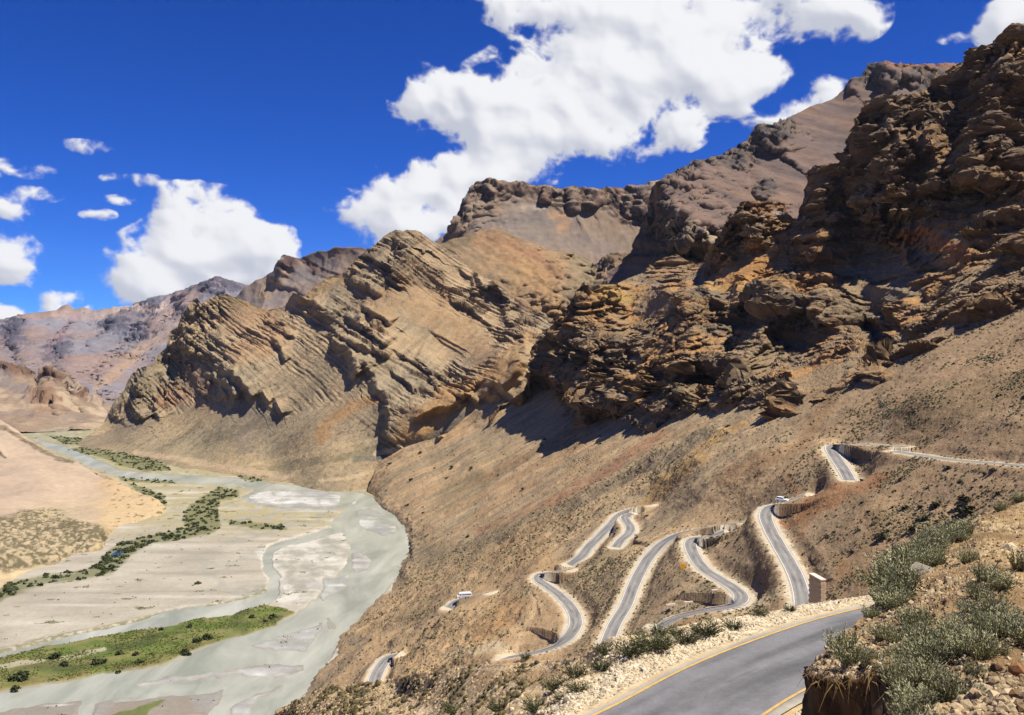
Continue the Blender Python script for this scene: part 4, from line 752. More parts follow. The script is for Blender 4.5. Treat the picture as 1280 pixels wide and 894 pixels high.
    vein = 1 - ss(.0, .07, np.abs(fbm(np.stack([P[:, 0] * .9 + P[:, 1] * .3, P[:, 1], 0 * n], -1), (70, 95, 50), 4, seed=61.))); vein = vein * (water < -1) * (isl < 0) * (vg < 0) * ss(150, 330, X); c = mix(c, lin((148, 148, 136)), vein * .55)
    P[:, 2] = hgt; S_ = Sheet(); S_.px, S_.py, S_.P, S_.vg, S_.isl, S_.water = X, Y, P, vg, isl, water; S_.qx, S_.qy = proj(P)
    o = obj('river_flat', make_mesh('river_flat', P, grid_faces(nr, nc)[:, ::-1], M_flat, np.clip(c * ALB, .01, .9))); tag(o, 'pale gravel flats with grass and bars beside the river', kind='structure')
    return S_
S_fl = floor_mesh()
def water_mat():
    m = bpy.data.materials.new('silty_water'); m.use_nodes = True; nt = m.node_tree; N, L = nt.nodes, nt.links; b = N['Principled BSDF']
    tc = N.new('ShaderNodeTexCoord'); mp = N.new('ShaderNodeMapping'); mp.inputs['Scale'].default_value = (1, .35, 1); mp.inputs['Rotation'].default_value = (0, 0, .35); L.new(tc.outputs['Object'], mp.inputs[0])
    t = N.new('ShaderNodeTexNoise'); t.inputs['Scale'].default_value = .035; t.inputs['Detail'].default_value = 8; t.inputs['Roughness'].default_value = .62; t.inputs['Distortion'].default_value = .7; L.new(mp.outputs[0], t.inputs['Vector'])
    r = N.new('ShaderNodeValToRGB'); r.color_ramp.elements[0].position = .36; r.color_ramp.elements[1].position = .68
    r.color_ramp.elements[0].color = (*lin((146, 149, 134)) * ALB, 1); r.color_ramp.elements[1].color = (*lin((190, 189, 174)) * ALB, 1)
    L.new(t.outputs[0], r.inputs[0]); L.new(r.outputs[0], b.inputs['Base Color']); b.inputs['Roughness'].default_value = .38; b.inputs['Specular IOR Level'].default_value = .12
    t2 = N.new('ShaderNodeTexNoise'); t2.inputs['Scale'].default_value = .5; t2.inputs['Detail'].default_value = 4; L.new(tc.outputs['Object'], t2.inputs['Vector'])
    bp = N.new('ShaderNodeBump'); bp.inputs['Strength'].default_value = .35; bp.inputs['Distance'].default_value = .25; L.new(t2.outputs[0], bp.inputs['Height']); L.new(bp.outputs[0], b.inputs['Normal'])
    return m
wv = np.array([(-700, 250, -.03), (0, 250, -.03), (0, 1900, -.03), (-1300, 1900, -.03)], float)
tag(obj('river', make_mesh('river', wv, np.array([[0, 1, 2, 3]]), water_mat())), 'grey green silty river winding through the gravel flats', kind='structure')
gv = np.array([(-30000, -20000, -12), (30000, -20000, -12), (30000, 40000, -12), (-30000, 40000, -12)], float)
tag(obj('ground', make_mesh('ground', gv, np.array([[0, 1, 2, 3]]), material('plain', lin((150, 132, 108)), noise=((.002, .8, 1.2), (.02, .9, 1.1))))), 'brown ground beyond the valley', kind='structure')

# ------------------------------------------------------------------ sandy hill on the left
def d_left(S):
    S.P += S.N0 * (fbm(S.P, (90, 120, 90), 3) * 5 * ss(0, 6, S.P[:, 2]) + fbm(S.P, 16, 4) * .9)[:, None]
    S.g = maskof(S, [[(-40, 652), (0, 650), (30, 640), (70, 636), (92, 650), (128, 664), (138, 674), (126, 690), (90, 700), (50, 708), (0, 714), (-40, 715)]], 18, 5)
    lo = ss(22, 4, S.P[:, 2]); S.lo = lo
    S.P += S.N0 * ((S.g * 2.6 + lo * .9) * ridged(S.P, (14, 12, 14), 4))[:, None]
def c_left(S):
    c = mix(lin((192, 169, 143)) * np.ones(3), lin((176, 155, 132)), ss(-.2, .3, var(S, 60, 3.)))
    c = mix(c, lin((198, 168, 126)), ss(112, 140, S.px + var(S, 30, 2.) * 26 - .0 * S.py) * .85)
    c = mix(c, lin((196, 176, 136)), S.lo * .45)
    rough = mix(lin((182, 164, 130)) * np.ones(3), lin((100, 92, 66)), ss(-.22, .1, var(S, 4.5, 5.) + .5 * var(S, 26, 1.))); c = mix(c, rough, S.g * .9)
    sp = ss(.22, .34, var(S, (5, 9, 5), 8., 3)) * ss(120, 150, S.px); c = mix(c, lin((112, 96, 60)), sp * .8)
    return paint(S, c, [([(-20, 530), (10, 537), (40, 556), (70, 573), (90, 578)], 4, (112, 98, 74), .8), ([(-20, 720), (30, 716), (100, 700), (134, 680)], 6, (216, 192, 144), .6), ([(0, 738), (60, 712), (130, 695)], 3, (110, 100, 66), .5), ([(0, 566), (6, 572)], 3, (90, 78, 60), .7)], 16)
S_left = sheet('sandy_hill', curve([(-90, 505), (-20, 521), (0, 525), (20, 537), (34, 548), (50, 557), (67, 567), (97, 580), (128, 595), (144, 600), (158, 608), (168, 615), (178, 619), (188, 622), (198, 628), (208, 636)], [(-90, 1230), (0, 1150), (67, 1080), (128, 1010), (168, 968), (208, 925)]),
    [zed(x, y + 7, -6) for x, y in [(-90, 775), (0, 737), (34, 720), (67, 707), (100, 694), (128, 686), (134, 674), (150, 662), (168, 655), (201, 645), (208, 642)]],
    [zed(x, y, 0.3) for x, y in [(0, 737), (67, 707), (128, 686), (134, 672), (168, 655), (201, 645)]] + [(0, 600, 960), (60, 600, 960), (0, 660, 770), (60, 650, 830), (100, 630, 905), (140, 640, 880), (170, 635, 905), (0, 560, 1060)], 1.0, M_scree, disp=d_left, color=c_left,
    label='smooth sandy hill beside the river flats on the left', back=.12, backdrop=.3, keepf=lambda S: S.P[:, 2] > -5)
print('T', time.time() - T00)

# ------------------------------------------------------------------ near hillside under the top road
def p_near(S):
    P = S.P; lvl = ss(1.2, -1.0, 165 - P[:, 2]) 
    S.P += S.N0 * (fbm(P, 7, 4) * .5 * ss(0, 3, 165 - P[:, 2]))[:, None]
    # rubble berm along the outer edge of the road
    d, sd_, tt = polydist(P[:, 0], P[:, 1], NEARC[:, :2]); S.out = -sd_ - 2.95; S.inn = sd_ - 2.95
    S.P[:, 2] += .14 * np.exp(-((S.out - 3.6) / 1.1) ** 2) * (1 + fbm(P, 1.6, 3) * 1.1) * (S.out > 0) * ss(156, 163, S.P[:, 2]) - .55 * ss(4.6, 9, S.out) * ss(156, 163, S.P[:, 2])
    bench(S, ['near'], shoulder=.5, blend=1.0, soft=0)
    flatn = np.clip(ss(.35, .75, S.N0[:, 2]), .12, 1); loose = ss(.1, .8, S.rd) * flatn
    v, g = cells(S.P, (.42, .42, .42), 3); S.st = v * loose
    S.P[:, 2] += loose * (fbm(S.P, .9, 4) * .14 + (v - .4) * .16 * ss(.0, .15, g) * ss(-.2, .3, fbm(S.P, 2.5, 3)))
def c_near(S):
    P = S.P; z = P[:, 2]; n = var(S, 4, 3.); n2 = var(S, .6, 4.)
    c = mix(lin((216, 186, 136)) * np.ones(3), lin((198, 164, 114)), ss(-.3, .3, n))
    low = ss(163.5, 158, z); c = mix(c, mix(lin((206, 172, 124)) * np.ones(3), lin((176, 146, 106)), ss(-.2, .3, var(S, 9, 1.))), low)
    sh = ss(4.0, 2.0, S.out) * ss(0, .4, S.out); c = mix(c, lin((210, 192, 158)), sh * .85)
    c = mix(c, lin((236, 222, 190)), ss(.55, .8, S.st) * .6 * (S.out > 0)); c = mix(c, lin((128, 104, 78)), ss(.1, .5, n2) * .35)
    c = mix(c, lin((226, 200, 150)), ss(3.5, 5, S.out) * ss(12, 7, S.out) * .6)
    c = mix(c, lin((208, 190, 156)), ss(0, .5, S.inn) * ss(6, 1, S.inn))
    return paint(S, c, [([(330, 890), (400, 872), (480, 860), (540, 850)], 8, (214, 186, 132), .7), ([(420, 885), (470, 872), (500, 880)], 9, (120, 104, 68), .35), ([(600, 850), (680, 842), (740, 822)], 12, (168, 138, 100), .8), ([(540, 870), (590, 862)], 14, (160, 138, 100), .5), ([(740, 812), (760, 806), (770, 815)], 8, (120, 92, 66), .5)], 6)
S_nr = sheet('near_hillside', S1_TOP, [(330, 965, 200), (345, 965, 185), (400, 965, 130), (450, 965, 95), (500, 965, 74), (560, 965, 55), (600, 965, 44), (640, 965, 36)] + [zed(x, 965, 165) for x in (700, 750, 850, 950, 1050, 1100, 1170)],
    [zed(x, y, 165) for x, y in [(750, 894), (800, 868), (850, 841), (890, 823), (940, 803), (978, 787), (1038, 767), (1097, 752), (800, 894), (850, 894), (900, 894), (950, 894), (900, 850), (950, 830), (1000, 850), (1000, 800), (1050, 830), (1050, 800), (1100, 800), (1150, 780), (1150, 850), (1100, 894), (1000, 894), (740, 880), (780, 855), (820, 832), (860, 812), (900, 795), (950, 778), (1000, 765), (720, 894)]] +
    [(700, 880, 37.5), (700, 850, 43), (640, 894, 45), (640, 860, 56), (670, 870, 44), (600, 894, 58), (600, 865, 72), (560, 894, 78), (560, 865, 92), (500, 894, 105), (500, 870, 130), (450, 894, 132), (400, 894, 165), (370, 894, 195), (730, 830, 46)],
    0.8, M_near, color=c_near, disp=p_near, back=.16, backdrop=1.3, label='pale crumbly hillside and rubble shoulder below the near road', smoothing=2e-4)

# ------------------------------------------------------------------ roads
def asphalt():
    m = material('asphalt', attr='tint', rough=.82, spec=.25, noise=((.35, .88, 1.1), (1.6, .9, 1.08), (6, .9, 1.1), (60, .82, 1.18)), bump=(90, .006, .5)); return m
M_asph = asphalt(); M_line = material('worn_yellow_paint', lin((200, 164, 98)) * .8, rough=.7, noise=((2.5, .75, 1.12), (30, .8, 1.15)))
M_white = material('white_paint', (.62, .62, .60), rough=.7, noise=((3, .8, 1.1),))
def ribbon(name, C, offs, mat, dz=0.0, tint=None, parent=None):
    C = np.asarray(C); seg = np.linalg.norm(np.diff(C, axis=0), axis=1); cum = np.concatenate([[0], np.cumsum(seg)]); n = max(int(cum[-1] / .5), 4)
    s = np.linspace(0, cum[-1], n); Q = np.stack([np.interp(s, cum, C[:, k]) for k in range(3)], -1)
    for _ in range(3): Q[1:-1] = .25 * Q[:-2] + .5 * Q[1:-1] + .25 * Q[2:]
    t = np.gradient(Q, axis=0); t[:, 2] = 0; t /= np.linalg.norm(t, axis=1, keepdims=True); nr_ = np.stack([t[:, 1], -t[:, 0], 0 * t[:, 0]], -1)
    offs = np.asarray(offs, float); w = fbm(Q, 2.2, 3) * .22
    e = np.zeros((n, len(offs))); e[:, 0] = -w * (dz == 0); e[:, -1] = w * (dz == 0)
    V = (Q[:, None] + nr_[:, None] * (offs[None, :, None] + e[..., None])); V[..., 2] += dz + (.03 * (1 - (offs / np.abs(offs).max()) ** 2) if dz == 0 else 0)
    V = V.reshape(-1, 3); k = len(offs); Fq = grid_faces(n, k); col = None
    if tint is not None:
        u = np.tile(offs, n); L_ = np.repeat(s, k); b = fbm(np.stack([u / 1.1, L_ / 9, 0 * u], -1), 1, 4); b2 = fbm(np.stack([u / .5, L_ / 2.6, 3 + 0 * u], -1), 1, 4)
        hw = np.abs(offs).max(); tr = np.exp(-((np.abs(u) - .95) / .42) ** 2); base = mix(lin(tint) * np.ones(3), lin([c * .74 for c in tint]), np.clip(tr * .55 + ss(-.1, .5, b) * .8, 0, 1))
        base = mix(base, lin([c * .62 for c in tint]), ss(.25, .6, b2) * .5); base = mix(base, lin((200, 188, 162)), ss(hw - .55, hw, np.abs(u) + .35 * b2) * .75); col = np.clip(base * ALB, .01, .9)
    o = obj(name, make_mesh(name, V, Fq, mat, col), parent); return o
dense = lambda w: np.linspace(-w / 2, w / 2, 21)
for k, (C, w) in ROADS.items():
    if k == 'near':
        o = ribbon('road', C, np.linspace(-w / 2, w / 2, 41), M_asph, 0.0, (132, 130, 130)); tag(o, 'near grey asphalt road curving behind the bank', kind='structure')
        ribbon('edge_line', C, [-2.62, -2.48], M_line, .034, parent=o); ribbon('edge_line', C, [2.36, 2.50], M_line, .036, parent=o)
    else:
        names = {'upper': 'upper road running right across the slope', 'upper_bend': 'short piece of road at the top bend', 'car_leg': 'stretch of road climbing to the white car', 'middle_leg': 'winding middle stretch of road with guard blocks', 'outer_leg': 'long straight stretch of road left of the orange sign',
            'lower_leg': 'hooked lower stretch of road around the small spur', 'small_bend': 'small s shaped piece of distant road', 'far_leg': 'distant straight piece of road high above the river', 'bus_leg': 'pull-out of road under the minibus', 'bottom_leg': 'lowest visible piece of road near the river'}
        o = ribbon('road', C, dense(w), M_asph, 0.0, (156, 151, 144)); tag(o, names[k], kind='structure')
        for sg in (-1, 1): ribbon('edge_line', C, [sg * (w / 2 - .40) - .07, sg * (w / 2 - .40) + .07], M_white, .034, parent=o)

# ------------------------------------------------------------------ the cut bank at the right, close to the camera
def p_bank(S):
    P = S.P.copy(); S.lip = ss(1125, 1090, S.px) * ss(800, 815, S.py)
    S.P += S.N0 * (fbm(P, 2.4, 4) * .22 + fbm(P, .6, 4) * .06)[:, None]
    v, g = cells(S.P, (.34, .34, .26), 5); v2, g2 = cells(S.P, (.13, .13, .1), 6); S.v = v; S.v2 = v2
    r = ss(-.15, .25, fbm(P, 1.5, 3, seed=4.)); S.r = r
    S.P += S.N0 * (r * ((v - .45) * .07 * ss(0, .12, g)) + (v2 - .45) * .03 * ss(0, .12, g2) + S.lip * (fbm(P, .28, 4) * .03))[:, None]
def c_bank(S):
    n = var(S, 1.5, 3.); n2 = var(S, .25, 4.)
    c = mix(lin((186, 156, 110)) * np.ones(3), lin((148, 120, 84)), ss(-.3, .3, n)); c = mix(c, lin((216, 192, 148)), ss(.5, .75, S.v) * S.r * .7); c = mix(c, lin((150, 116, 78)), ss(.05, .5, n2) * .5)
    c = mix(c, lin((214, 178, 116)), S.lip * .6); c = mix(c, lin((196, 176, 144)), ss(1170, 1220, S.px) * ss(840, 870, S.py) * .6)
    return c
bank_top = curve([(1015, 840), (1018, 834), (1024, 825), (1035, 814), (1050, 800), (1062, 790), (1075, 778), (1090, 762), (1098, 750), (1106, 742), (1114, 733), (1126, 722), (1140, 708), (1160, 692), (1180, 677), (1200, 665), (1225, 649), (1250, 634), (1280, 617), (1340, 586)], [(1015, 13), (1098, 17), (1140, 20), (1200, 24), (1280, 30), (1340, 35)])
bank_bot = curve([(1015, 843), (1022, 847), (1035, 851), (1050, 853), (1065, 850), (1080, 851), (1095, 847), (1108, 848), (1122, 856), (1138, 884), (1152, 985), (1340, 985)], [(1015, 12.9), (1035, 11.6), (1065, 10.8), (1105, 9.8), (1138, 8.0), (1152, 5.6), (1340, 4.3)])
S_bk = sheet('cut_bank', bank_top, bank_bot, [(1280, 894, 6.6), (1200, 894, 7.2), (1280, 800, 10), (1200, 800, 10.4), (1120, 800, 12.4), (1280, 700, 16.5), (1200, 720, 16), (1150, 760, 14), (1230, 670, 21), (1160, 894, 7.4), (1160, 840, 9.6), (1060, 820, 12.6)], .9, M_bank, color=c_bank, disp=p_bank, back=.5, backn=20, backdrop=.55,
    label='sunlit crumbling earth bank with an undercut lip, close on the right', smoothing=1e-4)
S_bk2 = sheet('bank_slope', [(1325, 595, 34.5), (1450, 545, 42), (1650, 470, 52), (2000, 360, 66)], [(1325, 985, 4.35), (1500, 985, 3.9), (2000, 985, 3.2)],
    [(1330, 894, 6.3), (1330, 800, 9.4), (1330, 700, 15.5), (1330, 640, 23), (1600, 800, 8), (1600, 650, 16), (1850, 650, 13)], 3.0, M_bank,
    color=lambda S: mix(lin((186, 156, 110)) * np.ones(3), lin((148, 120, 84)), ss(-.3, .3, var(S, 1.5, 3.))), disp=lambda S: clutter(S, 1.2, .15), back=.5, backdrop=.55, label='continuation of the earth bank beyond the right edge')
def undercut():
    R_, C_ = S_bk.shape; E = S_bk.P.reshape(R_, C_, 3)[-1]; px = S_bk.px.reshape(R_, C_)[-1]; E = E[(px < 1165)]; px = px[px < 1165]
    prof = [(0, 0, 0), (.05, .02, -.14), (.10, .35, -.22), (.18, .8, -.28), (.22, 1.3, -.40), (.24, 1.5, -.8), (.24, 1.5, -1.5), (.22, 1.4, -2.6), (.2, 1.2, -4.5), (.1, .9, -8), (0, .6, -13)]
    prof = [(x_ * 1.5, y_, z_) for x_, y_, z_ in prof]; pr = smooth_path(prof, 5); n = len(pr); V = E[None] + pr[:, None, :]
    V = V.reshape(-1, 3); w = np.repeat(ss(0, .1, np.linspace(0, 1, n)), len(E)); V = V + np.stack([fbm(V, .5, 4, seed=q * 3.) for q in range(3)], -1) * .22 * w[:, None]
    c = mix(lin((96, 72, 48)) * np.ones(3), lin((62, 46, 32)), ss(-.3, .3, fbm(V, .6, 4)))  # earth tint darkened to paint in the shade under the overhanging lip
    V = V.reshape(n, len(E), 3)
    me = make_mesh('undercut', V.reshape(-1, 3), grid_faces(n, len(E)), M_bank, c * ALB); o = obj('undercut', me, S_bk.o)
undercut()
print('T', time.time() - T00)

# ------------------------------------------------------------------ vegetation, stones
M_sage = None
def leaf_mat(name, a, b, rough=.75, spec=.2):
    m = bpy.data.materials.new(name); m.use_nodes = True; nt = m.node_tree; N, L = nt.nodes, nt.links; bs = N['Principled BSDF']
    at = N.new('ShaderNodeAttribute'); at.attribute_name = 'tint'; oi = N.new('ShaderNodeObjectInfo')
    mr = N.new('ShaderNodeMapRange'); mr.inputs['To Min'].default_value = .75; mr.inputs['To Max'].default_value = 1.25; L.new(oi.outputs['Random'], mr.inputs[0])
    vm = N.new('ShaderNodeVectorMath'); vm.operation = 'SCALE'; L.new(at.outputs['Color'], vm.inputs[0]); L.new(mr.outputs[0], vm.inputs['Scale'])
    L.new(vm.outputs[0], bs.inputs['Base Color']); bs.inputs['Roughness'].default_value = rough; bs.inputs['Specular IOR Level'].default_value = spec
    return m
M_leaf = leaf_mat('leaves', None, None)
def leaf_cloud(name, n, size, a, b, r, squash=.7, clumps=9, upright=.3):
    """shrub crown: leaf faces gathered in clumps spread through a dome of radius 1"""
    g = np.random.default_rng(r); cc = g.normal(size=(clumps, 3)); cc /= np.linalg.norm(cc, axis=1, keepdims=True); cc *= g.uniform(.35, .72, (clumps, 1)); cc[:, 2] = np.abs(cc[:, 2])
    k = g.integers(0, clumps, n); d = g.normal(size=(n, 3)); d /= np.linalg.norm(d, axis=1, keepdims=True); P = cc[k] + d * g.uniform(.12, .40, (n, 1)); P[:, 2] = np.maximum(P[:, 2], .02)
    u = g.normal(size=(n, 3)) + [0, 0, upright]; u /= np.linalg.norm(u, axis=1, keepdims=True); w = np.cross(u, g.normal(size=(n, 3))); w /= np.linalg.norm(w, axis=1, keepdims=True)
    s = size * g.uniform(.6, 1.3, (n, 1)); V = np.stack([P - u * s - w * s * .35, P - u * s * .2 + w * s * .5, P + u * s, P + u * s * .1 - w * s * .5], 1).reshape(-1, 3); V[:, 2] *= squash
    t = g.uniform(0, 1, n); c = mix(np.array(lin(a)), np.array(lin(b)), t) * ALB; c = np.repeat(c, 4, 0)
    return V, np.arange(4 * n).reshape(-1, 4), c
def shrub_mesh(name, n, size, a, b, r, **k):
    V, Fq, c = leaf_cloud(name, n, size, a, b, r, **k); return make_mesh(name, V, Fq, M_leaf, c, False)
def spray(n_st, n_lf, r, h=.5, spread=.5, a=(112, 116, 82), b=(168, 166, 130), lf=.028, tipc=(196, 190, 160), straight=.4):
    """sagebrush: curved stems fanning out of one base, each set with small leaves"""
    g = np.random.default_rng(r); V, C = [], []
    for i in range(n_st):
        az = g.uniform(0, 2 * math.pi); lean = spread * g.uniform(.1, 1) ** .7; L_ = h * g.uniform(.6, 1.1); b0 = np.array([math.cos(az), math.sin(az), 0]) * g.uniform(0, .12)
        dr = np.array([math.cos(az) * lean, math.sin(az) * lean, 1.0]); dr /= np.linalg.norm(dr); bend = np.array([math.cos(az), math.sin(az), .0]) * g.uniform(-.05, .25) * (1 - straight)
        f = lambda t: b0 + dr * L_ * t + bend * L_ * t * t
        sdv = np.cross(dr, g.normal(size=3)); sdv /= np.linalg.norm(sdv); base = lin((110, 96, 64))
        for q in range(2):
            p0, p1 = f(q / 2), f((q + 1) / 2); w0, w1 = .006 * (1 - q * .4), .006 * (.6 - q * .45); V += [p0 - sdv * w0, p0 + sdv * w0, p1 + sdv * w1, p1 - sdv * w1]; C += [base] * 4
        tone = mix(np.array(lin(a)), np.array(lin(b)), g.uniform(0, 1))
        for q in range(n_lf):
            t = g.uniform(.22, 1.0); p = f(t) + g.normal(size=3) * .012; u = dr * 1.1 + g.normal(size=3) * .42; u /= np.linalg.norm(u); w = np.cross(u, g.normal(size=3)); w /= np.linalg.norm(w); s = lf * g.uniform(.6, 1.4)
            V += [p, p + u * s * .5 + w * s * .15, p + u * s, p + u * s * .5 - w * s * .15]; cl = mix(tone, np.array(lin(tipc)), max(0, t - .75) * 2.2 * g.uniform(0, 1)) ; C += [cl * g.uniform(.8, 1.2)] * 4
    V = np.array(V); return V, np.arange(len(V)).reshape(-1, 4), np.array(C) * ALB
def stone_mesh(name, r, mat, col, flat=.7, sub=1):
    bmv = []; t = (1 + 5 ** .5) / 2
    I = np.array([(-1, t, 0), (1, t, 0), (-1, -t, 0), (1, -t, 0), (0, -1, t), (0, 1, t), (0, -1, -t), (0, 1, -t), (t, 0, -1), (t, 0, 1), (-t, 0, -1), (-t, 0, 1)], float)
    Fc = np.array([(0, 11, 5), (0, 5, 1), (0, 1, 7), (0, 7, 10), (0, 10, 11), (1, 5, 9), (5, 11, 4), (11, 10, 2), (10, 7, 6), (7, 1, 8), (3, 9, 4), (3, 4, 2), (3, 2, 6), (3, 6, 8), (3, 8, 9), (4, 9, 5), (2, 4, 11), (6, 2, 10), (8, 6, 7), (9, 8, 1)])
    g = np.random.default_rng(r); I /= np.linalg.norm(I, axis=1, keepdims=True); I *= g.uniform(.72, 1.2, (12, 1)); I *= [1, g.uniform(.6, .95), flat * g.uniform(.7, 1.1)]
    return I, Fc
def project_index(S, far=False):
    """bucket the sheet's vertices by photograph pixel, so a thing can be stood on the ground seen there"""
    ok = ~S.isback if hasattr(S, 'isback') else np.ones(len(S.P), bool); return ok
def ground_at(S, px, py):
    ok = (np.abs(S.qx - px) < 9) & (np.abs(S.qy - py) < 9)
    if not ok.any(): ok = np.ones(len(S.P), bool)
    i = np.nonzero(ok)[0]; j = i[np.argmin((S.qx[i] - px) ** 2 + (S.qy[i] - py) ** 2)]; return S.P[j].copy()
def merged(name, mesh_list, pos, scale, rotz, mat, label, tilt=None, colvar=.15, cols=None, smooth=False, kind='stuff', parent=None):
    """one object holding many small copies: ground cover nobody could count"""
    Vs, Fs, Cs, off = [], [], [], 0; g = np.random.default_rng(5)
    for m, (V, Fc, c) in enumerate(mesh_list):
        sel = np.arange(len(pos))[m::len(mesh_list)]
        if not len(sel): continue
        ca, sa = np.cos(rotz[sel]), np.sin(rotz[sel]); s = scale[sel][:, None]
        X = V[None, :, 0] * ca[:, None] - V[None, :, 1] * sa[:, None]; Y = V[None, :, 0] * sa[:, None] + V[None, :, 1] * ca[:, None]
        W = np.stack([X * s, Y * s, np.repeat(V[None, :, 2], len(sel), 0) * s], -1) + pos[sel][:, None]
        nv = len(V); Vs.append(W.reshape(-1, 3)); Fs.append((Fc[None] + (np.arange(len(sel)) * nv)[:, None, None]).reshape(-1, Fc.shape[1]) + off); off += nv * len(sel)
        k = g.uniform(1 - colvar, 1 + colvar, (len(sel), 1, 1)); base = np.repeat(c[None], len(sel), 0) if cols is None else np.repeat(cols[sel][:, None], nv, 1)
        Cs.append((base * k).reshape(-1, 3))
    o = obj(name, make_mesh(name, np.concatenate(Vs), np.concatenate(Fs), mat, np.clip(np.concatenate(Cs), .004, .9), smooth), parent); tag(o, label, kind=kind); return o
M_stone = material('stone', attr='tint', noise=((3, .8, 1.2), (20, .85, 1.15)), bump=(25, .02, .6))
def pick(S, n, wfun, seed):
    g = np.random.default_rng(seed); w = wfun(S) * ((~S.isback) & S.keep if hasattr(S, 'isback') else 1); w = np.clip(w, 0, None); i = g.choice(len(S.P), n, p=w / w.sum()); return i, g
def dome(n, r, a, b):
    g = np.random.default_rng(r); th = np.linspace(0, 2 * math.pi, n, endpoint=False); lo = np.stack([np.cos(th), np.sin(th), 0 * th - .15], -1) * g.uniform(.8, 1.15, (n, 1)); mid = np.stack([np.cos(th + .5) * .7, np.sin(th + .5) * .7, 0 * th + .55], -1) * g.uniform(.75, 1.2, (n, 1)); V = np.concatenate([lo, mid, [[0.05, 0, .85]]])
    Fc = []
    for i in range(n):
        j = (i + 1) % n; Fc += [(i, j, n + i), (j, n + j, n + i), (n + i, n + j, 2 * n)]
    return V, np.array(Fc), np.ones((len(V), 3)) * lin(a) * ALB
# tufts of dry scrub over the valley side
inv = lambda S: (S.P[:, 1] / 300.0)
def w_tuft(S):
    a = ss(-.08, .38, fbm(S.P, (30, 16, 20), 4, seed=9.)) * .95 + .04
    zone = np.maximum.reduce([S.g * 1.2, ss(1040, 1110, S.px) * ss(400, 440, S.py) * 1.2, ss(630, 690, S.py) * .5, ss(940, 1000, S.px) * .8, (.08 + 0 * S.px)])
    return a * zone * (S.rd > 1.2) * (S.P[:, 2] > 2)
i, g = pick(S_sl, 12000, w_tuft, 3)
tuft = [dome(5, 40 + q, (116, 108, 74), None) for q in range(3)]
cols = mix(np.array(lin((92, 88, 58))), np.array(lin((136, 122, 84))), g.uniform(0, 1, len(i))) * ALB
merged('dry_scrub', tuft, S_sl.P[i] - [0, 0, .04], g.uniform(.22, .62, len(i)) ** 1.1 * np.clip(S_sl.P[i, 1] / 330, .75, 1.9), g.uniform(0, 6, len(i)), M_leaf, 'dry grey green scrub tufts dotted over the valley slope', cols=cols)
# loose stones over the slope
st = [stone_mesh('s', 60 + q, None, None) for q in range(3)]; st = [(V, Fc, np.ones((12, 3))) for V, Fc in st]
i, g = pick(S_sl, 7000, lambda S: (.25 + S.g + ss(480, 400, S.py) * .2) * (S.rd > .9) * (S.P[:, 2] > .5), 4)
cols = mix(np.array(lin((188, 164, 132))), np.array(lin((118, 98, 78))), g.uniform(0, 1, len(i)) ** .8) * ALB
merged('scree_stones', st, S_sl.P[i], g.uniform(.18, .55, len(i)) * np.clip(S_sl.P[i, 1] / 330, .6, 2.2), g.uniform(0, 6, len(i)), M_stone, 'loose stones scattered down the scree slope', cols=cols)
# larger scrub bushes on the right-hand slope, each a thing
shr = [shrub_mesh('scrub_bush', 70, .34, (62, 64, 38), (98, 94, 60), 80 + q, squash=.62, clumps=6) for q in range(4)]
placed = [(1133, 635, 20), (1151, 633, 12), (1173, 632, 22), (1204, 619, 8), (1248, 616, 12), (1208, 625, 28), (1212, 640, 34), (1156, 649, 24), (1092, 656, 16), (1072, 664, 12), (1033, 671, 14), (1105, 671, 26), (1184, 586, 16), (1202, 603, 20), (1241, 588, 16), (1125, 600, 12), (1160, 610, 10), (1086, 640, 10), (1190, 655, 18), (1140, 662, 20), (1120, 690, 14), (1066, 690, 10)]
gg = np.random.default_rng(21)
i, _ = pick(S_sl, 210, lambda S: (ss(1000, 1100, S.px) * ss(570, 600, S.py) * ss(-.2, .3, fbm(S.P, 12, 3, seed=2.)) + .35 * ss(870, 900, S.px) * (S.py > 650) * (S.px < 960) + .5 * (S.px > 800) * (S.px < 890) * (S.py > 715) * (S.py < 765) + .05) * (S.rd > 2) * (S.P[:, 2] > 3), 8)
spots = [(ground_at(S_sl, x, y), w) for x, y, w in placed] + [(S_sl.P[j], gg.uniform(4.5, 10)) for j in i]
k0 = None
for n_, (P_, w_) in enumerate(spots):
    o = bpy.data.objects.new('scrub_bush', shr[n_ % 4]); COL.objects.link(o); o.location = P_ - [0, 0, .05]; s_ = w_ * P_[1] / F * .5; o.scale = (s_, s_, s_ * gg.uniform(.75, 1.1)); o.rotation_euler = (0, 0, gg.uniform(0, 6.28))
    zx = proj(P_[None])[0][0]; zl = ('low dark green scrub bush on the brown slope right of the long right hand road', 'scrub bushes right of the long right hand road') if zx > 1000 else ('small scrub bush on the spur between the middle road and the right hand road', 'scrub bushes on the spur between the roads') if zx > 880 else ('small scrub bush on the bank inside the middle road bend', 'scrub bushes inside the middle road bend') if zx > 800 else ('small scrub bush on the slope left of the road loops', 'scrub bushes left of the road loops')
    tag(o, zl[0], 'bush', zl[1])

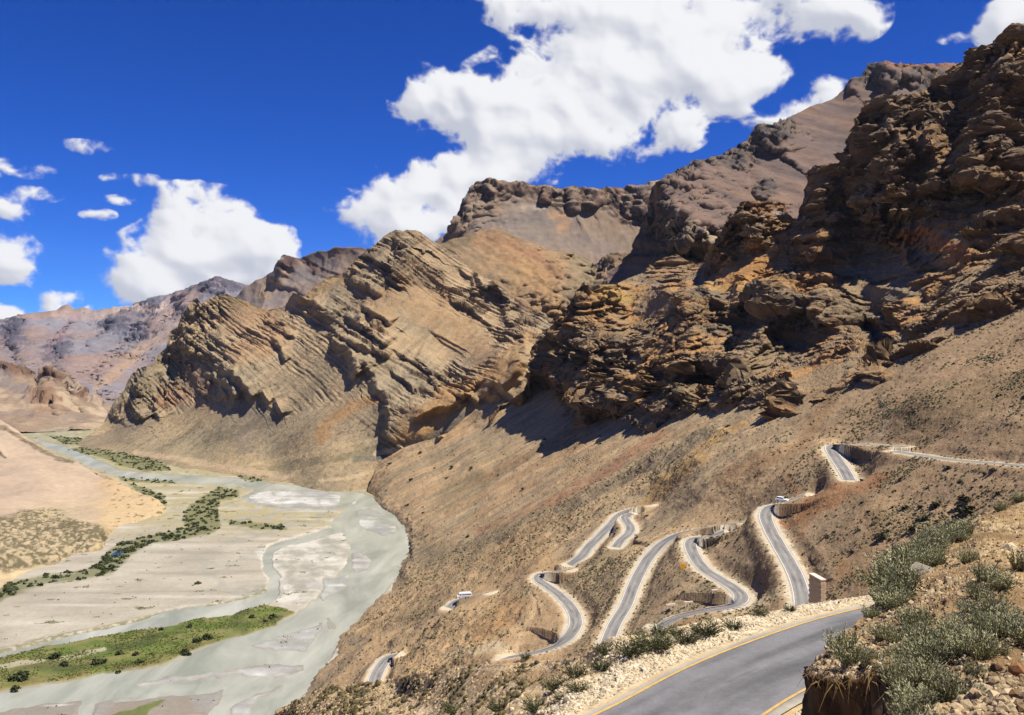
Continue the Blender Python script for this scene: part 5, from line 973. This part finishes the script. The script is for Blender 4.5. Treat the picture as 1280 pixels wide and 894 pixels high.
# willow thickets and bushes on the river flats
def w_veg(S): return (ss(-3, 2, S.vg) * (.12 + ss(-.25, .25, fbm(S.P, 20, 3, seed=71.)))) * (S.P[:, 1] / 800.) ** 1.2
i, g = pick(S_fl, 1250, w_veg, 12)
lc = [leaf_cloud('t', 34, .42, (56, 66, 38), (92, 98, 58), 200 + q, squash=.9, clumps=5) for q in range(4)]
merged('willow_thicket', lc, S_fl.P[i] - [0, 0, .3], g.uniform(.9, 3.3, len(i)), g.uniform(0, 6, len(i)), M_leaf, 'dense dark green willow thickets along the river channels')
i, g = pick(S_fl, 5200, lambda S: (S.isl > 1) * ss(-.3, .4, fbm(S.P, 20, 3, seed=5.)) * (S.P[:, 1] / 500.), 13)
gt = [leaf_cloud('t', 9, .5, (80, 96, 40), (126, 132, 66), 300 + q, squash=.8, clumps=3) for q in range(3)]
merged('meadow_grass', gt, S_fl.P[i] - [0, 0, .05], g.uniform(.35, .9, len(i)), g.uniform(0, 6, len(i)), M_leaf, 'rough green meadow grass covering the river island')
i, g = pick(S_fl, 1300, lambda S: (S.isl < -2) * (S.water < -3) * (ss(.30, .42, fbm(S.P, (16, 10, 10), 4, seed=21.)) + .5 * ss(700, 600, S.py) * ss(.1, .4, fbm(S.P, 30, 3, seed=1.)) + .01), 14)
merged('flat_scrub', gt, S_fl.P[i] - [0, 0, .05], g.uniform(.4, 1.1, len(i)), g.uniform(0, 6, len(i)), M_leaf, 'sparse olive scrub on the gravel flats', cols=mix(np.array(lin((92, 90, 52))), np.array(lin((128, 120, 78))), g.uniform(0, 1, len(i))) * ALB)
tre = [shrub_mesh('willow_bush', 260, .20, (50, 60, 32), (88, 94, 54), 400 + q, squash=.85, clumps=10) for q in range(4)]
def V_(x, y, w): return (x, y, w)
WB = [((124, 824, 17), 'largest round dark willow bush on the left half of the green island'), ((149, 814, 12), 'dark bush near the middle of the green island, left of a close pair'), ((170, 816, 9), 'upper one of two close bushes in the middle of the green island'), ((174, 825, 11), 'lower one of two close bushes in the middle of the green island'), ((233, 814, 15), 'dark willow bush by the lower edge of the green island'),
    ((246, 799, 13), 'spreading bush on the right part of the green island'), ((260, 795, 14), 'bush just right of the spreading bush on the green island'), ((316, 769, 9), 'small bush at the upper edge of the island tip'), ((341, 769, 11), 'dark bush near the right tip of the green island'), ((331, 776, 6), 'tiny bush below the bush at the island tip'), ((18, 860, 14), 'bush on the lower left edge of the green island'),
    ((148, 838, 8), 'lone bush standing close to the lower edge of the island'), ((24, 843, 22), 'wide low bush at the left of the green island'), ((237, 781, 9), 'bush near the upper edge of the island'), ((201, 786, 7), 'small bush in the upper middle of the island'), ((247, 728, 8), 'single bush alone on the open gravel flat'), ((187, 816, 5), 'smallest bush right of the close pair'), ((70, 818, 16), 'low olive bush on the upper left part of the island'), ((80, 828, 12), 'olive bush under the pale strip on the island')]
for n_, ((x, y, w), lb) in enumerate(WB):
    P_ = ground_at(S_fl, x, y + w * .3); s_ = w * P_[1] / F * .62; o = bpy.data.objects.new('willow_bush', tre[n_ % 4]); COL.objects.link(o); o.location = P_ - [0, 0, .1]; o.scale = (s_, s_, s_); o.rotation_euler = (0, 0, n_ * 1.3); tag(o, lb, 'bush', 'willow bushes on the green river island')
tag(obj('pond', make_mesh('pond', unproj([138, 150, 157, 148, 139], [694, 685, 688, 696, 698], depth_at_z(np.array([138, 150, 157, 148, 139]), np.array([694, 685, 688, 696, 698]), 1.3)), np.array([[0, 1, 2, 3]]), material('pond_water', (.03, .06, .12), rough=.08, spec=.6))), 'small blue pond in the willow thicket', kind='structure')

# verge bushes beside the near road
vb = []
for q in range(5):
    V, Fq, c = spray(120, 12, 500 + q, h=1.0, spread=1.35, a=(66, 72, 42), b=(112, 114, 72), lf=.12, tipc=(140, 138, 98), straight=.7); V[:, 2] *= .8
    vb.append(make_mesh('verge_bush', V, Fq, M_leaf, c * .9, False))
VB = [((694, 871, 33), 'round grey green bush at the front of the bush cluster by the verge'), ((719, 855, 32), 'dark bush at the back of the bush cluster by the verge'), ((722, 872, 27), 'bush at the right of the verge cluster, beside pale stones'), ((700, 880, 18), 'small bush low in front of the verge cluster'), ((622, 897, 30), 'pale green bush at the bottom edge of the picture'), ((669, 898, 34), 'dark bush at the bottom edge beside the pale soil mound'), ((751, 846, 30), 'bush left of the long dark bush on the verge'), ((652, 861, 16), 'faded dry bush on the brown ledge'), ((567, 900, 28), 'pale grass like bush at the bottom, furthest left'),
    ((657, 824, 15), 'dark bush beside the end of the lower road loop'), ((756, 826, 30), 'bush behind the bush left of the long dark bush'), ((790, 830, 40), 'left half of the long dark bush on the verge'), ((812, 823, 44), 'long dark bush in the middle of the verge'), ((829, 820, 32), 'bush right of the long dark bush, among white stones'), ((859, 812, 32), 'dark bush between the long bush and the tallest bush'), ((882, 804, 38), 'tallest dark bush on the verge of the near road'), ((917, 793, 25), 'rounded dark bush standing alone near the road bend'), ((951, 774, 20), 'low yellowish bush on the verge towards the bend'), ((988, 768, 16), 'small bush on the verge nearest to the bend'), ((824, 800, 26), 'pale yellow bush at the edge behind the long dark bush'), ((846, 800, 22), 'yellowish bush behind the bush among white stones')]
for n_, ((x, y, w), lb) in enumerate(VB):
    P_ = ground_at(S_nr, x, y - w * .25) if n_ != 9 else ground_at(S_sl, x, y); s_ = w * P_[1] / F * .74; o = bpy.data.objects.new('verge_bush', vb[n_ % 5]); COL.objects.link(o); o.location = P_ - [0, 0, .05]; o.scale = (s_, s_, s_ * .95); o.rotation_euler = (0, 0, n_ * 2.1); tag(o, lb, 'bush', 'bushes along the verge of the near road')
# pale stones on the shoulder
gs = np.random.default_rng(31)
i, g = pick(S_nr, 9000, lambda S: (S.out > .35) * ss(7, 1.5, S.out) * (S.P[:, 2] > 160) * (S.P[:, 1] / 45) ** 1.5 + (S.inn > .3) * (S.inn < 4) * .6, 15)
cols = mix(np.array(lin((232, 216, 184))), np.array(lin((168, 144, 110))), g.uniform(0, 1, len(i)) ** 1.3) * ALB
merged('shoulder_gravel', st, S_nr.P[i] - [0, 0, .01], g.uniform(.03, .11, len(i)) ** 1.0, g.uniform(0, 6, len(i)), M_stone, 'pale gravel and rubble along the road shoulder', cols=cols)
i, g = pick(S_nr, 3500, lambda S: (S.out > 2) * (S.P[:, 2] < 164.6) * (S.P[:, 1] / 60) ** 1.0, 16)
cols = mix(np.array(lin((206, 180, 136))), np.array(lin((130, 106, 76))), g.uniform(0, 1, len(i))) * ALB
merged('hillside_stones', st, S_nr.P[i], g.uniform(.05, .22, len(i)) * np.clip(S_nr.P[i, 1] / 60, .7, 2.5), g.uniform(0, 6, len(i)), M_stone, 'small stones on the crumbly near hillside', cols=cols)
i, g = pick(S_nr, 1500, lambda S: (S.out > 6) * (S.P[:, 2] < 163) * ss(-.1, .3, fbm(S.P, 8, 3, seed=19.)) * (S.P[:, 1] / 80), 17)
cols = mix(np.array(lin((88, 78, 46))), np.array(lin((132, 116, 76))), g.uniform(0, 1, len(i))) * ALB
merged('hillside_tufts', tuft, S_nr.P[i] - [0, 0, .03], g.uniform(.12, .4, len(i)) * np.clip(S_nr.P[i, 1] / 80, .8, 2.0), g.uniform(0, 6, len(i)), M_leaf, 'dry brown tufts on the crumbly near hillside', cols=cols)
rk = [make_mesh('rock', V, Fc, M_stone, np.ones((12, 3)) * lin((226, 208, 174)) * ALB, False) for V, Fc, _ in st]
RK = [(709, 876, 13), (716, 874, 9), (726, 873, 11), (703, 879, 8), (681, 870, 7), (776, 822, 9), (783, 826, 8), (806, 822, 8), (799, 828, 9), (838, 818, 9), (848, 809, 8), (871, 808, 7), (893, 802, 7), (745, 835, 8), (764, 838, 8), (772, 834, 7), (640, 888, 9), (652, 892, 8), (730, 866, 8), (751, 849, 7), (857, 800, 7), (905, 797, 6), (935, 786, 6), (965, 776, 6)]
for n_, (x, y, w) in enumerate(RK):
    P_ = ground_at(S_nr, x, y); s_ = w * P_[1] / F * .55; o = bpy.data.objects.new('rock', rk[n_ % 3]); COL.objects.link(o); o.location = P_ + [0, 0, s_ * .2]; o.scale = (s_, s_, s_); o.rotation_euler = (0, 0, n_ * 1.7); tag(o, 'pale angular rock lying in the rubble beside the near road', 'rock', 'pale rocks in the rubble beside the near road')

# sagebrush, grass and stones on the close bank
sg = []
for q in range(5):
    V, Fq, c = spray(110, 22, 600 + q, h=.62, spread=.95, a=(116, 120, 78), b=(194, 188, 140), lf=.060, tipc=(206, 202, 170), straight=.8); sg.append(make_mesh('sagebrush', V, Fq, M_leaf, c, False))
gb = np.random.default_rng(77)
def wz(S):
    X, Y = S.px, S.py; dense_ = sdpoly(X, Y, [(1108, 800), (1150, 770), (1200, 745), (1290, 700), (1290, 830), (1230, 850), (1190, 880), (1170, 960), (1110, 960), (1120, 860), (1090, 838)]) > 0
    top_ = sdpoly(X, Y, [(1104, 742), (1150, 690), (1200, 655), (1215, 668), (1180, 700), (1140, 735), (1115, 765)]) > 0
    return (dense_ * 1.0 + top_ * 1.3 * (S.P[:, 1] / 10) + .03) * S.P[:, 1] ** 1.2
i, g = pick(S_bk, 125, wz, 18)
special = [(1108, 742, 1.0), (1116, 732, 1.15), (1128, 722, 1.1), (1108, 760, .8), (1122, 750, .9), (1142, 708, 1.0), (1158, 694, 1.0), (1174, 682, .9), (1134, 716, 1.1), (1150, 702, 1.0), (1166, 690, .9), (1128, 800, .5), (1116, 806, .45), (1192, 668, .7), (1250, 640, .6), (1275, 628, .7)]
spots = [(ground_at(S_bk, x, y), s) for x, y, s in special] + [(S_bk.P[j], gb.uniform(.3, .56) * (S_bk.P[j, 1] / 9) ** .4) for j in i]
for n_, (P_, s_) in enumerate(spots):
    o = bpy.data.objects.new('sagebrush', sg[n_ % 5]); COL.objects.link(o); o.location = P_ - [0, 0, .04]; o.scale = (s_, s_, s_ * gb.uniform(.85, 1.1)); o.rotation_euler = (gb.uniform(-.15, .15), -gb.uniform(.0, .35), gb.uniform(0, 6.28)); tag(o, 'grey green feathery sagebrush growing on the close earth bank', 'shrub', 'sagebrush on the close earth bank')
i, g = pick(S_bk, 9000, lambda S: (.25 + ss(1170, 1210, S.px) * ss(830, 870, S.py) * 2 + S.lip * .25 + ss(-.1, .3, fbm(S.P, 1.2, 3, seed=6.)) * .8) * S.P[:, 1] ** 1.1, 19)
cols = mix(np.array(lin((214, 190, 150))), np.array(lin((140, 112, 80))), g.uniform(0, 1, len(i))) * ALB
merged('bank_stones', st, S_bk.P[i], g.uniform(.012, .06, len(i)) * g.uniform(.5, 1.3, len(i)), g.uniform(0, 6, len(i)), M_stone, 'loose stones and grit on the close earth bank', cols=cols)
rr = [(1272, 842, .10, (168, 120, 78), 'orange brown rock at the right edge of the close bank'), (1246, 838, .07, (120, 92, 70), 'brown rock left of the orange rock on the close bank'), (1228, 866, .10, (206, 186, 152), 'pale flat rock low on the close bank'), (1262, 872, .09, (196, 174, 138), 'pale rock under the orange rock on the close bank'), (1205, 888, .10, (188, 166, 130), 'pale rock at the bottom edge of the close bank'), (1150, 722, .3, (150, 140, 124), 'grey boulder on the upper edge of the close bank'), (1200, 690, .26, (214, 190, 146), 'cream rock high on the close bank'), (1262, 690, .22, (220, 200, 160), 'cream rock at the right edge of the upper bank')]
for x, y, s_, c_, lb in rr:
    V, Fc, _ = st[int(x) % 3]; P_ = ground_at(S_bk, x, y); o = obj('rock', make_mesh('rock', V, Fc, M_stone, np.ones((12, 3)) * lin(c_) * ALB, False)); o.location = P_ + [0, 0, s_ * .3]; o.scale = (s_, s_, s_); o.rotation_euler = (0, 0, x); tag(o, lb, 'rock', 'single rocks on the close bank')
# grass fringe hanging over the undercut lip
R_, C_ = S_bk.shape; E = S_bk.P.reshape(R_, C_, 3)[-3]; epx = S_bk.px.reshape(R_, C_)[-1]; E = E[epx < 1140]; g = np.random.default_rng(9); Vb = []
for q in range(260):
    p = E[g.integers(0, len(E))] + g.normal(size=3) * [.1, .1, .03]; u = np.array([g.normal() * .5 - .1, -.5 + g.normal() * .4, g.normal() * .6 - .25]); u /= np.linalg.norm(u); L_ = g.uniform(.08, .32); w = np.cross(u, g.normal(size=3)); w /= np.linalg.norm(w); w *= .006
    m_ = p + u * L_ * .5; e_ = p + u * L_ + [0, 0, -L_ * .35]; Vb += [p - w, p + w, m_ + w * .8, m_ - w * .8, m_ - w * .8, m_ + w * .8, e_ + w * .2, e_ - w * .2]
Vb = np.array(Vb); tag(obj('dry_grass', make_mesh('dry_grass', Vb, np.arange(len(Vb)).reshape(-1, 4), M_leaf, np.ones((len(Vb), 3)) * lin((140, 112, 68)) * ALB, False)), 'dry straw and roots fringing the undercut lip of the bank', kind='stuff')
print('T veg', time.time() - T00)

# ------------------------------------------------------------------ vehicles and road furniture
M_paint = material('white_car_paint', (.74, .74, .72), rough=.28, spec=.5); M_glass = material('dark_window_glass', (.02, .024, .03), rough=.12, spec=.6)
M_tyre = material('tyre_rubber', (.02, .02, .02), rough=.9); M_rim = material('grey_rim', (.42, .42, .43), rough=.35, metal=.6); M_trim = material('dark_trim', (.035, .035, .04), rough=.6)
M_red = material('red_lamp', (.35, .02, .02), rough=.3, spec=.5); M_lamp = material('clear_lamp', (.7, .7, .68), rough=.15, spec=.6)
def poly_mesh(name, V, faces, mat, smooth=False, bevel=0):
    me = bpy.data.meshes.new(name); me.from_pydata([tuple(v) for v in V], [], faces); me.materials.append(mat); me.update()
    return me
def skin(sections, name, mat):
    """sections: (x, ring of (y, z)); rings of equal length skinned and capped"""
    V, Fc = [], []; n = len(sections[0][1])
    for x, ring in sections: V += [(x, y, z) for y, z in ring]
    for i in range(len(sections) - 1):
        for j in range(n): a, b = i * n + j, i * n + (j + 1) % n; Fc.append((a, b, b + n, a + n))
    Fc.append(tuple(range(n))[::-1]); Fc.append(tuple((len(sections) - 1) * n + j for j in range(n)))
    return poly_mesh(name, V, Fc, mat)
def disc(name, r, w, mat, n=18, y=0):
    V = [(r * math.cos(a), y - w / 2, r * math.sin(a)) for a in np.linspace(0, 2 * math.pi, n, endpoint=False)] + [(r * .86 * math.cos(a), y + w / 2 + .0, r * .86 * math.sin(a)) for a in np.linspace(0, 2 * math.pi, n, endpoint=False)]
    return poly_mesh(name, V, [tuple(range(n)), tuple(range(2 * n - 1, n - 1, -1))] + [(j, n + j, n + (j + 1) % n, (j + 1) % n) for j in range(n)], mat)
def block(x0, x1, y0, y1, z0, z1):
    return [(x0, y0, z0), (x1, y0, z0), (x1, y1, z0), (x0, y1, z0), (x0, y0, z1), (x1, y0, z1), (x1, y1, z1), (x0, y1, z1)]
BF = [(0, 3, 2, 1), (4, 5, 6, 7), (0, 1, 5, 4), (1, 2, 6, 5), (2, 3, 7, 6), (3, 0, 4, 7)]
def boxpart(name, b, mat, parent): return obj(name, poly_mesh(name, block(*b), BF, mat), parent)
def ring(w, zb, zs, wt, zt):   # lower width, sill, shoulder, top
    return [(-w * .93, zb), (w * .93, zb), (w, zb + .12), (w, zs - .06), (w * .97, zs), (wt, zt), (wt * .9, zt + .03), (-wt * .9, zt + .03), (-wt, zt), (-w * .97, zs), (-w, zs - .06), (-w, zb + .12)]
def wheels(root, xs, y, r, w=.2):
    for x in xs:
        for s_ in (-1, 1):
            wh = obj('wheel', disc('wheel', r, w, M_tyre, y=0), root, (x, s_ * y, r)); 
            if s_ < 0: wh.rotation_euler = (0, 0, math.pi)
            obj('rim', disc('rim', r * .6, .03, M_rim, y=w / 2 + .012), wh)
def place(name, P_, hd, label, cat):
    e = bpy.data.objects.new(name, None); COL.objects.link(e); e.location = P_; e.rotation_euler = (0, 0, math.atan2(hd[1], hd[0])); tag(e, label, cat); return e
def on_road(key, px, py):
    C, w = ROADS[key]; qx, qy = proj(C); j = int(np.argmin((qx - px) ** 2 + (qy - py) ** 2)); t = C[min(j + 1, len(C) - 1)] - C[max(j - 1, 0)]; return C[j], t / np.linalg.norm(t), w
def car():
    P_, t, w = on_road('car_leg', 978, 628); t = -t; n = np.array([t[1], -t[0], 0]); c = place('parked_car', P_ - n * .9 * 0 + [0, 0, .05], t, 'small white car climbing the bend above the long right hand road', 'car'); c.name = 'white_car'
    c.scale = (1.12, 1.12, 1.12)
    obj('body', skin([(-2.1, ring(.80, .34, .74, .70, .80)), (-2.05, ring(.85, .26, .95, .72, 1.0)), (-1.6, ring(.86, .24, .98, .74, 1.03)), (.75, ring(.86, .24, .96, .74, 1.0)), (1.55, ring(.84, .24, .86, .72, .92)), (2.0, ring(.80, .28, .70, .68, .76)), (2.12, ring(.72, .34, .60, .60, .64))], 'body', M_paint), c)
    obj('cabin', skin([(-1.98, ring(.74, .95, 1.0, .66, 1.06)), (-1.72, ring(.76, .95, 1.02, .62, 1.50)), (-1.2, ring(.76, .95, 1.02, .62, 1.56)), (.1, ring(.76, .95, 1.02, .62, 1.52)), (.9, ring(.74, .9, .98, .66, 1.02))], 'cabin', M_paint), c)
    obj('rear_window', poly_mesh('rear_window', [(-2.0, -.58, 1.08), (-2.0, .58, 1.08), (-1.79, .52, 1.46), (-1.79, -.52, 1.46)], [(0, 3, 2, 1)], M_glass), c)
    obj('windscreen', poly_mesh('windscreen', [(.87, -.60, 1.07), (.87, .60, 1.07), (.22, .54, 1.50), (.22, -.54, 1.50)], [(0, 1, 2, 3)], M_glass), c)
    for s_ in (-1, 1):
        for x0, x1 in ((-1.62, -.95), (-.88, -.10), (-.03, .58)):
            obj('side_window', poly_mesh('side_window', [(x0, s_ * .752, 1.06), (x1, s_ * .752, 1.06), (min(x1, .25) - .05, s_ * .645, 1.46), (x0 + .08, s_ * .645, 1.46)], [(0, 1, 2, 3)], M_glass), c)
        boxpart('tail_light', (-2.13, -2.04, s_ * .74 - .09, s_ * .74 + .09, .70, .92), M_red, c); boxpart('headlight', (1.98, 2.10, s_ * .58 - .13, s_ * .58 + .13, .56, .70), M_lamp, c)
    boxpart('bumper', (-2.2, -2.06, -.80, .80, .34, .52), M_trim, c); boxpart('bumper', (2.06, 2.18, -.72, .72, .32, .46), M_trim, c); wheels(c, (-1.32, 1.3), .80, .32)
car()
def minibus():
    P_, t, w = on_road('bus_leg', 582, 748); hd = np.array([-.985, -.17, 0]); c = place('white_minibus', P_ + [0, 0, .05], hd, 'white minibus with a row of dark windows on the lower pull out', 'minibus')
    def rg(w_, z0, zs, wt, zt): return ring(w_, z0, zs, wt, zt)
    obj('body', skin([(-3.45, rg(.95, .42, 1.3, .88, 2.35)), (-3.35, rg(1.02, .34, 1.3, .92, 2.52)), (1.9, rg(1.02, .34, 1.3, .92, 2.56)), (2.55, rg(1.02, .34, 1.25, .88, 2.30)), (2.95, rg(1.0, .34, 1.15, .84, 1.42)), (3.5, rg(.94, .38, .92, .76, 1.10)), (3.62, rg(.86, .44, .75, .70, .82))], 'body', M_paint), c)
    obj('windscreen', poly_mesh('windscreen', [(2.99, -.82, 1.42), (2.99, .82, 1.42), (2.60, .80, 2.24), (2.60, -.80, 2.24)], [(0, 1, 2, 3)], M_glass), c)
    obj('rear_window', poly_mesh('rear_window', [(-3.47, -.72, 1.5), (-3.47, .72, 1.5), (-3.44, .68, 2.2), (-3.44, -.68, 2.2)], [(0, 3, 2, 1)], M_glass), c)
    for s_ in (-1, 1):
        for x0, x1 in ((-3.15, -2.3), (-2.18, -1.28), (-1.16, -.26), (-.14, .76), (.88, 1.4), (1.62, 2.4)):
            obj('side_window', poly_mesh('side_window', [(x0, s_ * 1.0, 1.46), (x1, s_ * 1.0, 1.46), (x1 - (.12 if x1 > 2 else 0), s_ * .935, 2.18), (x0, s_ * .935, 2.18)], [(0, 1, 2, 3)], M_glass), c)
        boxpart('headlight', (3.52, 3.64, s_ * .66 - .14, s_ * .66 + .14, .62, .80), M_lamp, c); boxpart('tail_light', (-3.5, -3.42, s_ * .84 - .07, s_ * .84 + .07, .9, 1.3), M_red, c)
        boxpart('sill_stripe', (-3.3, 2.6, s_ * 1.024 - .006, s_ * 1.024 + .006, .72, .86), M_trim, c)
    boxpart('roof_rack', (-2.6, 1.2, -.7, .7, 2.62, 2.70), M_paint, c); boxpart('bumper', (3.58, 3.72, -.86, .86, .36, .56), M_trim, c); wheels(c, (-2.2, 2.3), .94, .38, .24)
minibus()
M_conc = material('painted_concrete', lin((232, 208, 186)) * .8, rough=.85, noise=((2, .85, 1.1), (14, .85, 1.1))); M_wall = material('pale_masonry', lin((214, 188, 146)) * .75, rough=.95, noise=((1.2, .85, 1.12), (9, .8, 1.15)), bump=(5, .05, .7))
def guard(px, py, wpx, hpx, label):
    P_ = ground_at(S_sl, px, py); s_ = P_[1] / F; W_, H_ = wpx * s_, hpx * s_; _, t, _ = on_road('middle_leg', px, py); e = place('guard_block', P_ - [0, 0, .1], (1, .25), label, 'guard block'); e['group'] = 'guard blocks along the middle road'
    boxpart('top_slab', (-W_ / 2, W_ / 2, -.22, .22, H_ * .62, H_), M_conc, e)
    for k in (-.36, 0, .36): boxpart('pillar', (W_ * k - W_ * .07, W_ * k + W_ * .07, -.18, .18, -.2, H_ * .615), M_conc, e)
guard(838.5, 761, 13, 6.5, 'pale guard block furthest left beside the middle road'); guard(860, 757, 12, 6, 'pale guard block right of the furthest left one'); guard(893, 747, 8, 4, 'small pale guard block nearest the inner bend of the middle road')
def kerb():
    C, w = ROADS['middle_leg']; qx, qy = proj(C); sel = (qx > 828) & (qx < 918) & (qy > 742); Q = C[sel]; t = np.gradient(Q, axis=0); t /= np.linalg.norm(t, axis=1, keepdims=True); n = np.stack([-t[:, 1], t[:, 0], 0 * t[:, 0]], -1); sg_ = 1 if (n[:, 1].mean() > 0) else -1
    A = Q + n * sg_ * (w / 2 + .5); B = A + n * sg_ * .45; V = np.concatenate([A + [0, 0, -.2], A + [0, 0, .30], B + [0, 0, .30], B + [0, 0, -.3]]); m = len(Q); Fc = [(k * m + i, (k + 1) * m + i, (k + 1) * m + i + 1, k * m + i + 1) for k in range(3) for i in range(m - 1)]
    tag(obj('low_kerb', poly_mesh('low_kerb', V, Fc, M_conc)), 'low pale kerb wall linking the guard blocks', 'kerb')
kerb()
def sign():
    P_ = ground_at(S_sl, 853.6, 712); e = place('road_sign', P_, (1, 0), 'orange yellow road sign on a post left of the middle road', 'road sign'); s_ = P_[1] / F
    M_or = material('orange_sign_paint', lin((240, 168, 24)), rough=.5, spec=.3, noise=((3, .9, 1.08),)); n = 24; r = s_ * 3.3
    boxpart('post', (-.05, .05, -.05, .05, -.2, s_ * 3.2), M_rim, e)
    V = [(r * math.cos(a), -.08, s_ * 4.2 + r * math.sin(a)) for a in np.linspace(0, 2 * math.pi, n, endpoint=False)]; V += [(x, -.04, z) for x, _, z in V]
    obj('panel', poly_mesh('panel', V, [tuple(range(n)), tuple(range(2 * n - 1, n - 1, -1))] + [(j, j + n, (j + 1) % n + n, (j + 1) % n) for j in range(n)], M_or), e)
sign()
def retaining_wall():
    A_ = unproj(1029, 748, 196.); B_ = unproj(1030, 712, 205.); h = B_[2] - A_[2]; L_ = 5.5
    root = bpy.data.objects.new('retaining_wall', None); COL.objects.link(root); root.location = A_ - [0, 0, 3.0]; root.rotation_euler = (0, 0, math.radians(8)); tag(root, 'pale masonry retaining wall end rising beside the right hand road', 'retaining wall')
    H_ = h + 3.0; g_ = np.random.default_rng(3); nz_ = 12; hz = H_ / nz_; mesh = None
    boxpart('core', (-.56, .56, .06, L_, 0, H_ - .1), M_wall, root); boxpart('coping', (-.68, .68, -.05, L_ + .1, H_ - .1 + .004, H_ + .12), M_conc, root)
    bm_ = poly_mesh('stone_block', block(-.5, .5, -.5, .5, -.46, .46), BF, M_wall)
    for k in range(nz_ - 1):
        for q in range(2):
            o = obj('stone_block', bm_, root, ((-.29 if q == 0 else .29) + (.06 if k % 2 else -.06), .02, hz * (k + .5))); o.scale = (.54 + g_.uniform(-.03, .03), .22 + g_.uniform(0, .06), hz * .98)
        for q in range(4):
            o = obj('stone_block', bm_, root, (-.56, .75 + q * 1.24 + (.6 if k % 2 else 0), hz * (k + .5))); o.scale = (.2 + g_.uniform(0, .05), 1.18, hz * .96)
retaining_wall()
print('T end', time.time() - T00)

# ------------------------------------------------------------------ air between the camera and the far ranges
def haze():
    me = poly_mesh('haze', block(-3500, 5000, -400, 8800, -14, 880), BF, None); me.materials.clear()
    m = bpy.data.materials.new('haze'); m.use_nodes = True; nt = m.node_tree
    for n in list(nt.nodes): nt.nodes.remove(n)
    o = nt.nodes.new('ShaderNodeOutputMaterial'); v = nt.nodes.new('ShaderNodeVolumePrincipled'); v.inputs['Color'].default_value = (.72, .84, 1.0, 1); v.inputs['Density'].default_value = HAZE; v.inputs['Anisotropy'].default_value = .1
    nt.links.new(v.outputs[0], o.inputs['Volume']); me.materials.append(m); tag(obj('haze', me), 'thin blue air haze over the valley', kind='stuff')
HAZE = 1.1e-5
haze()
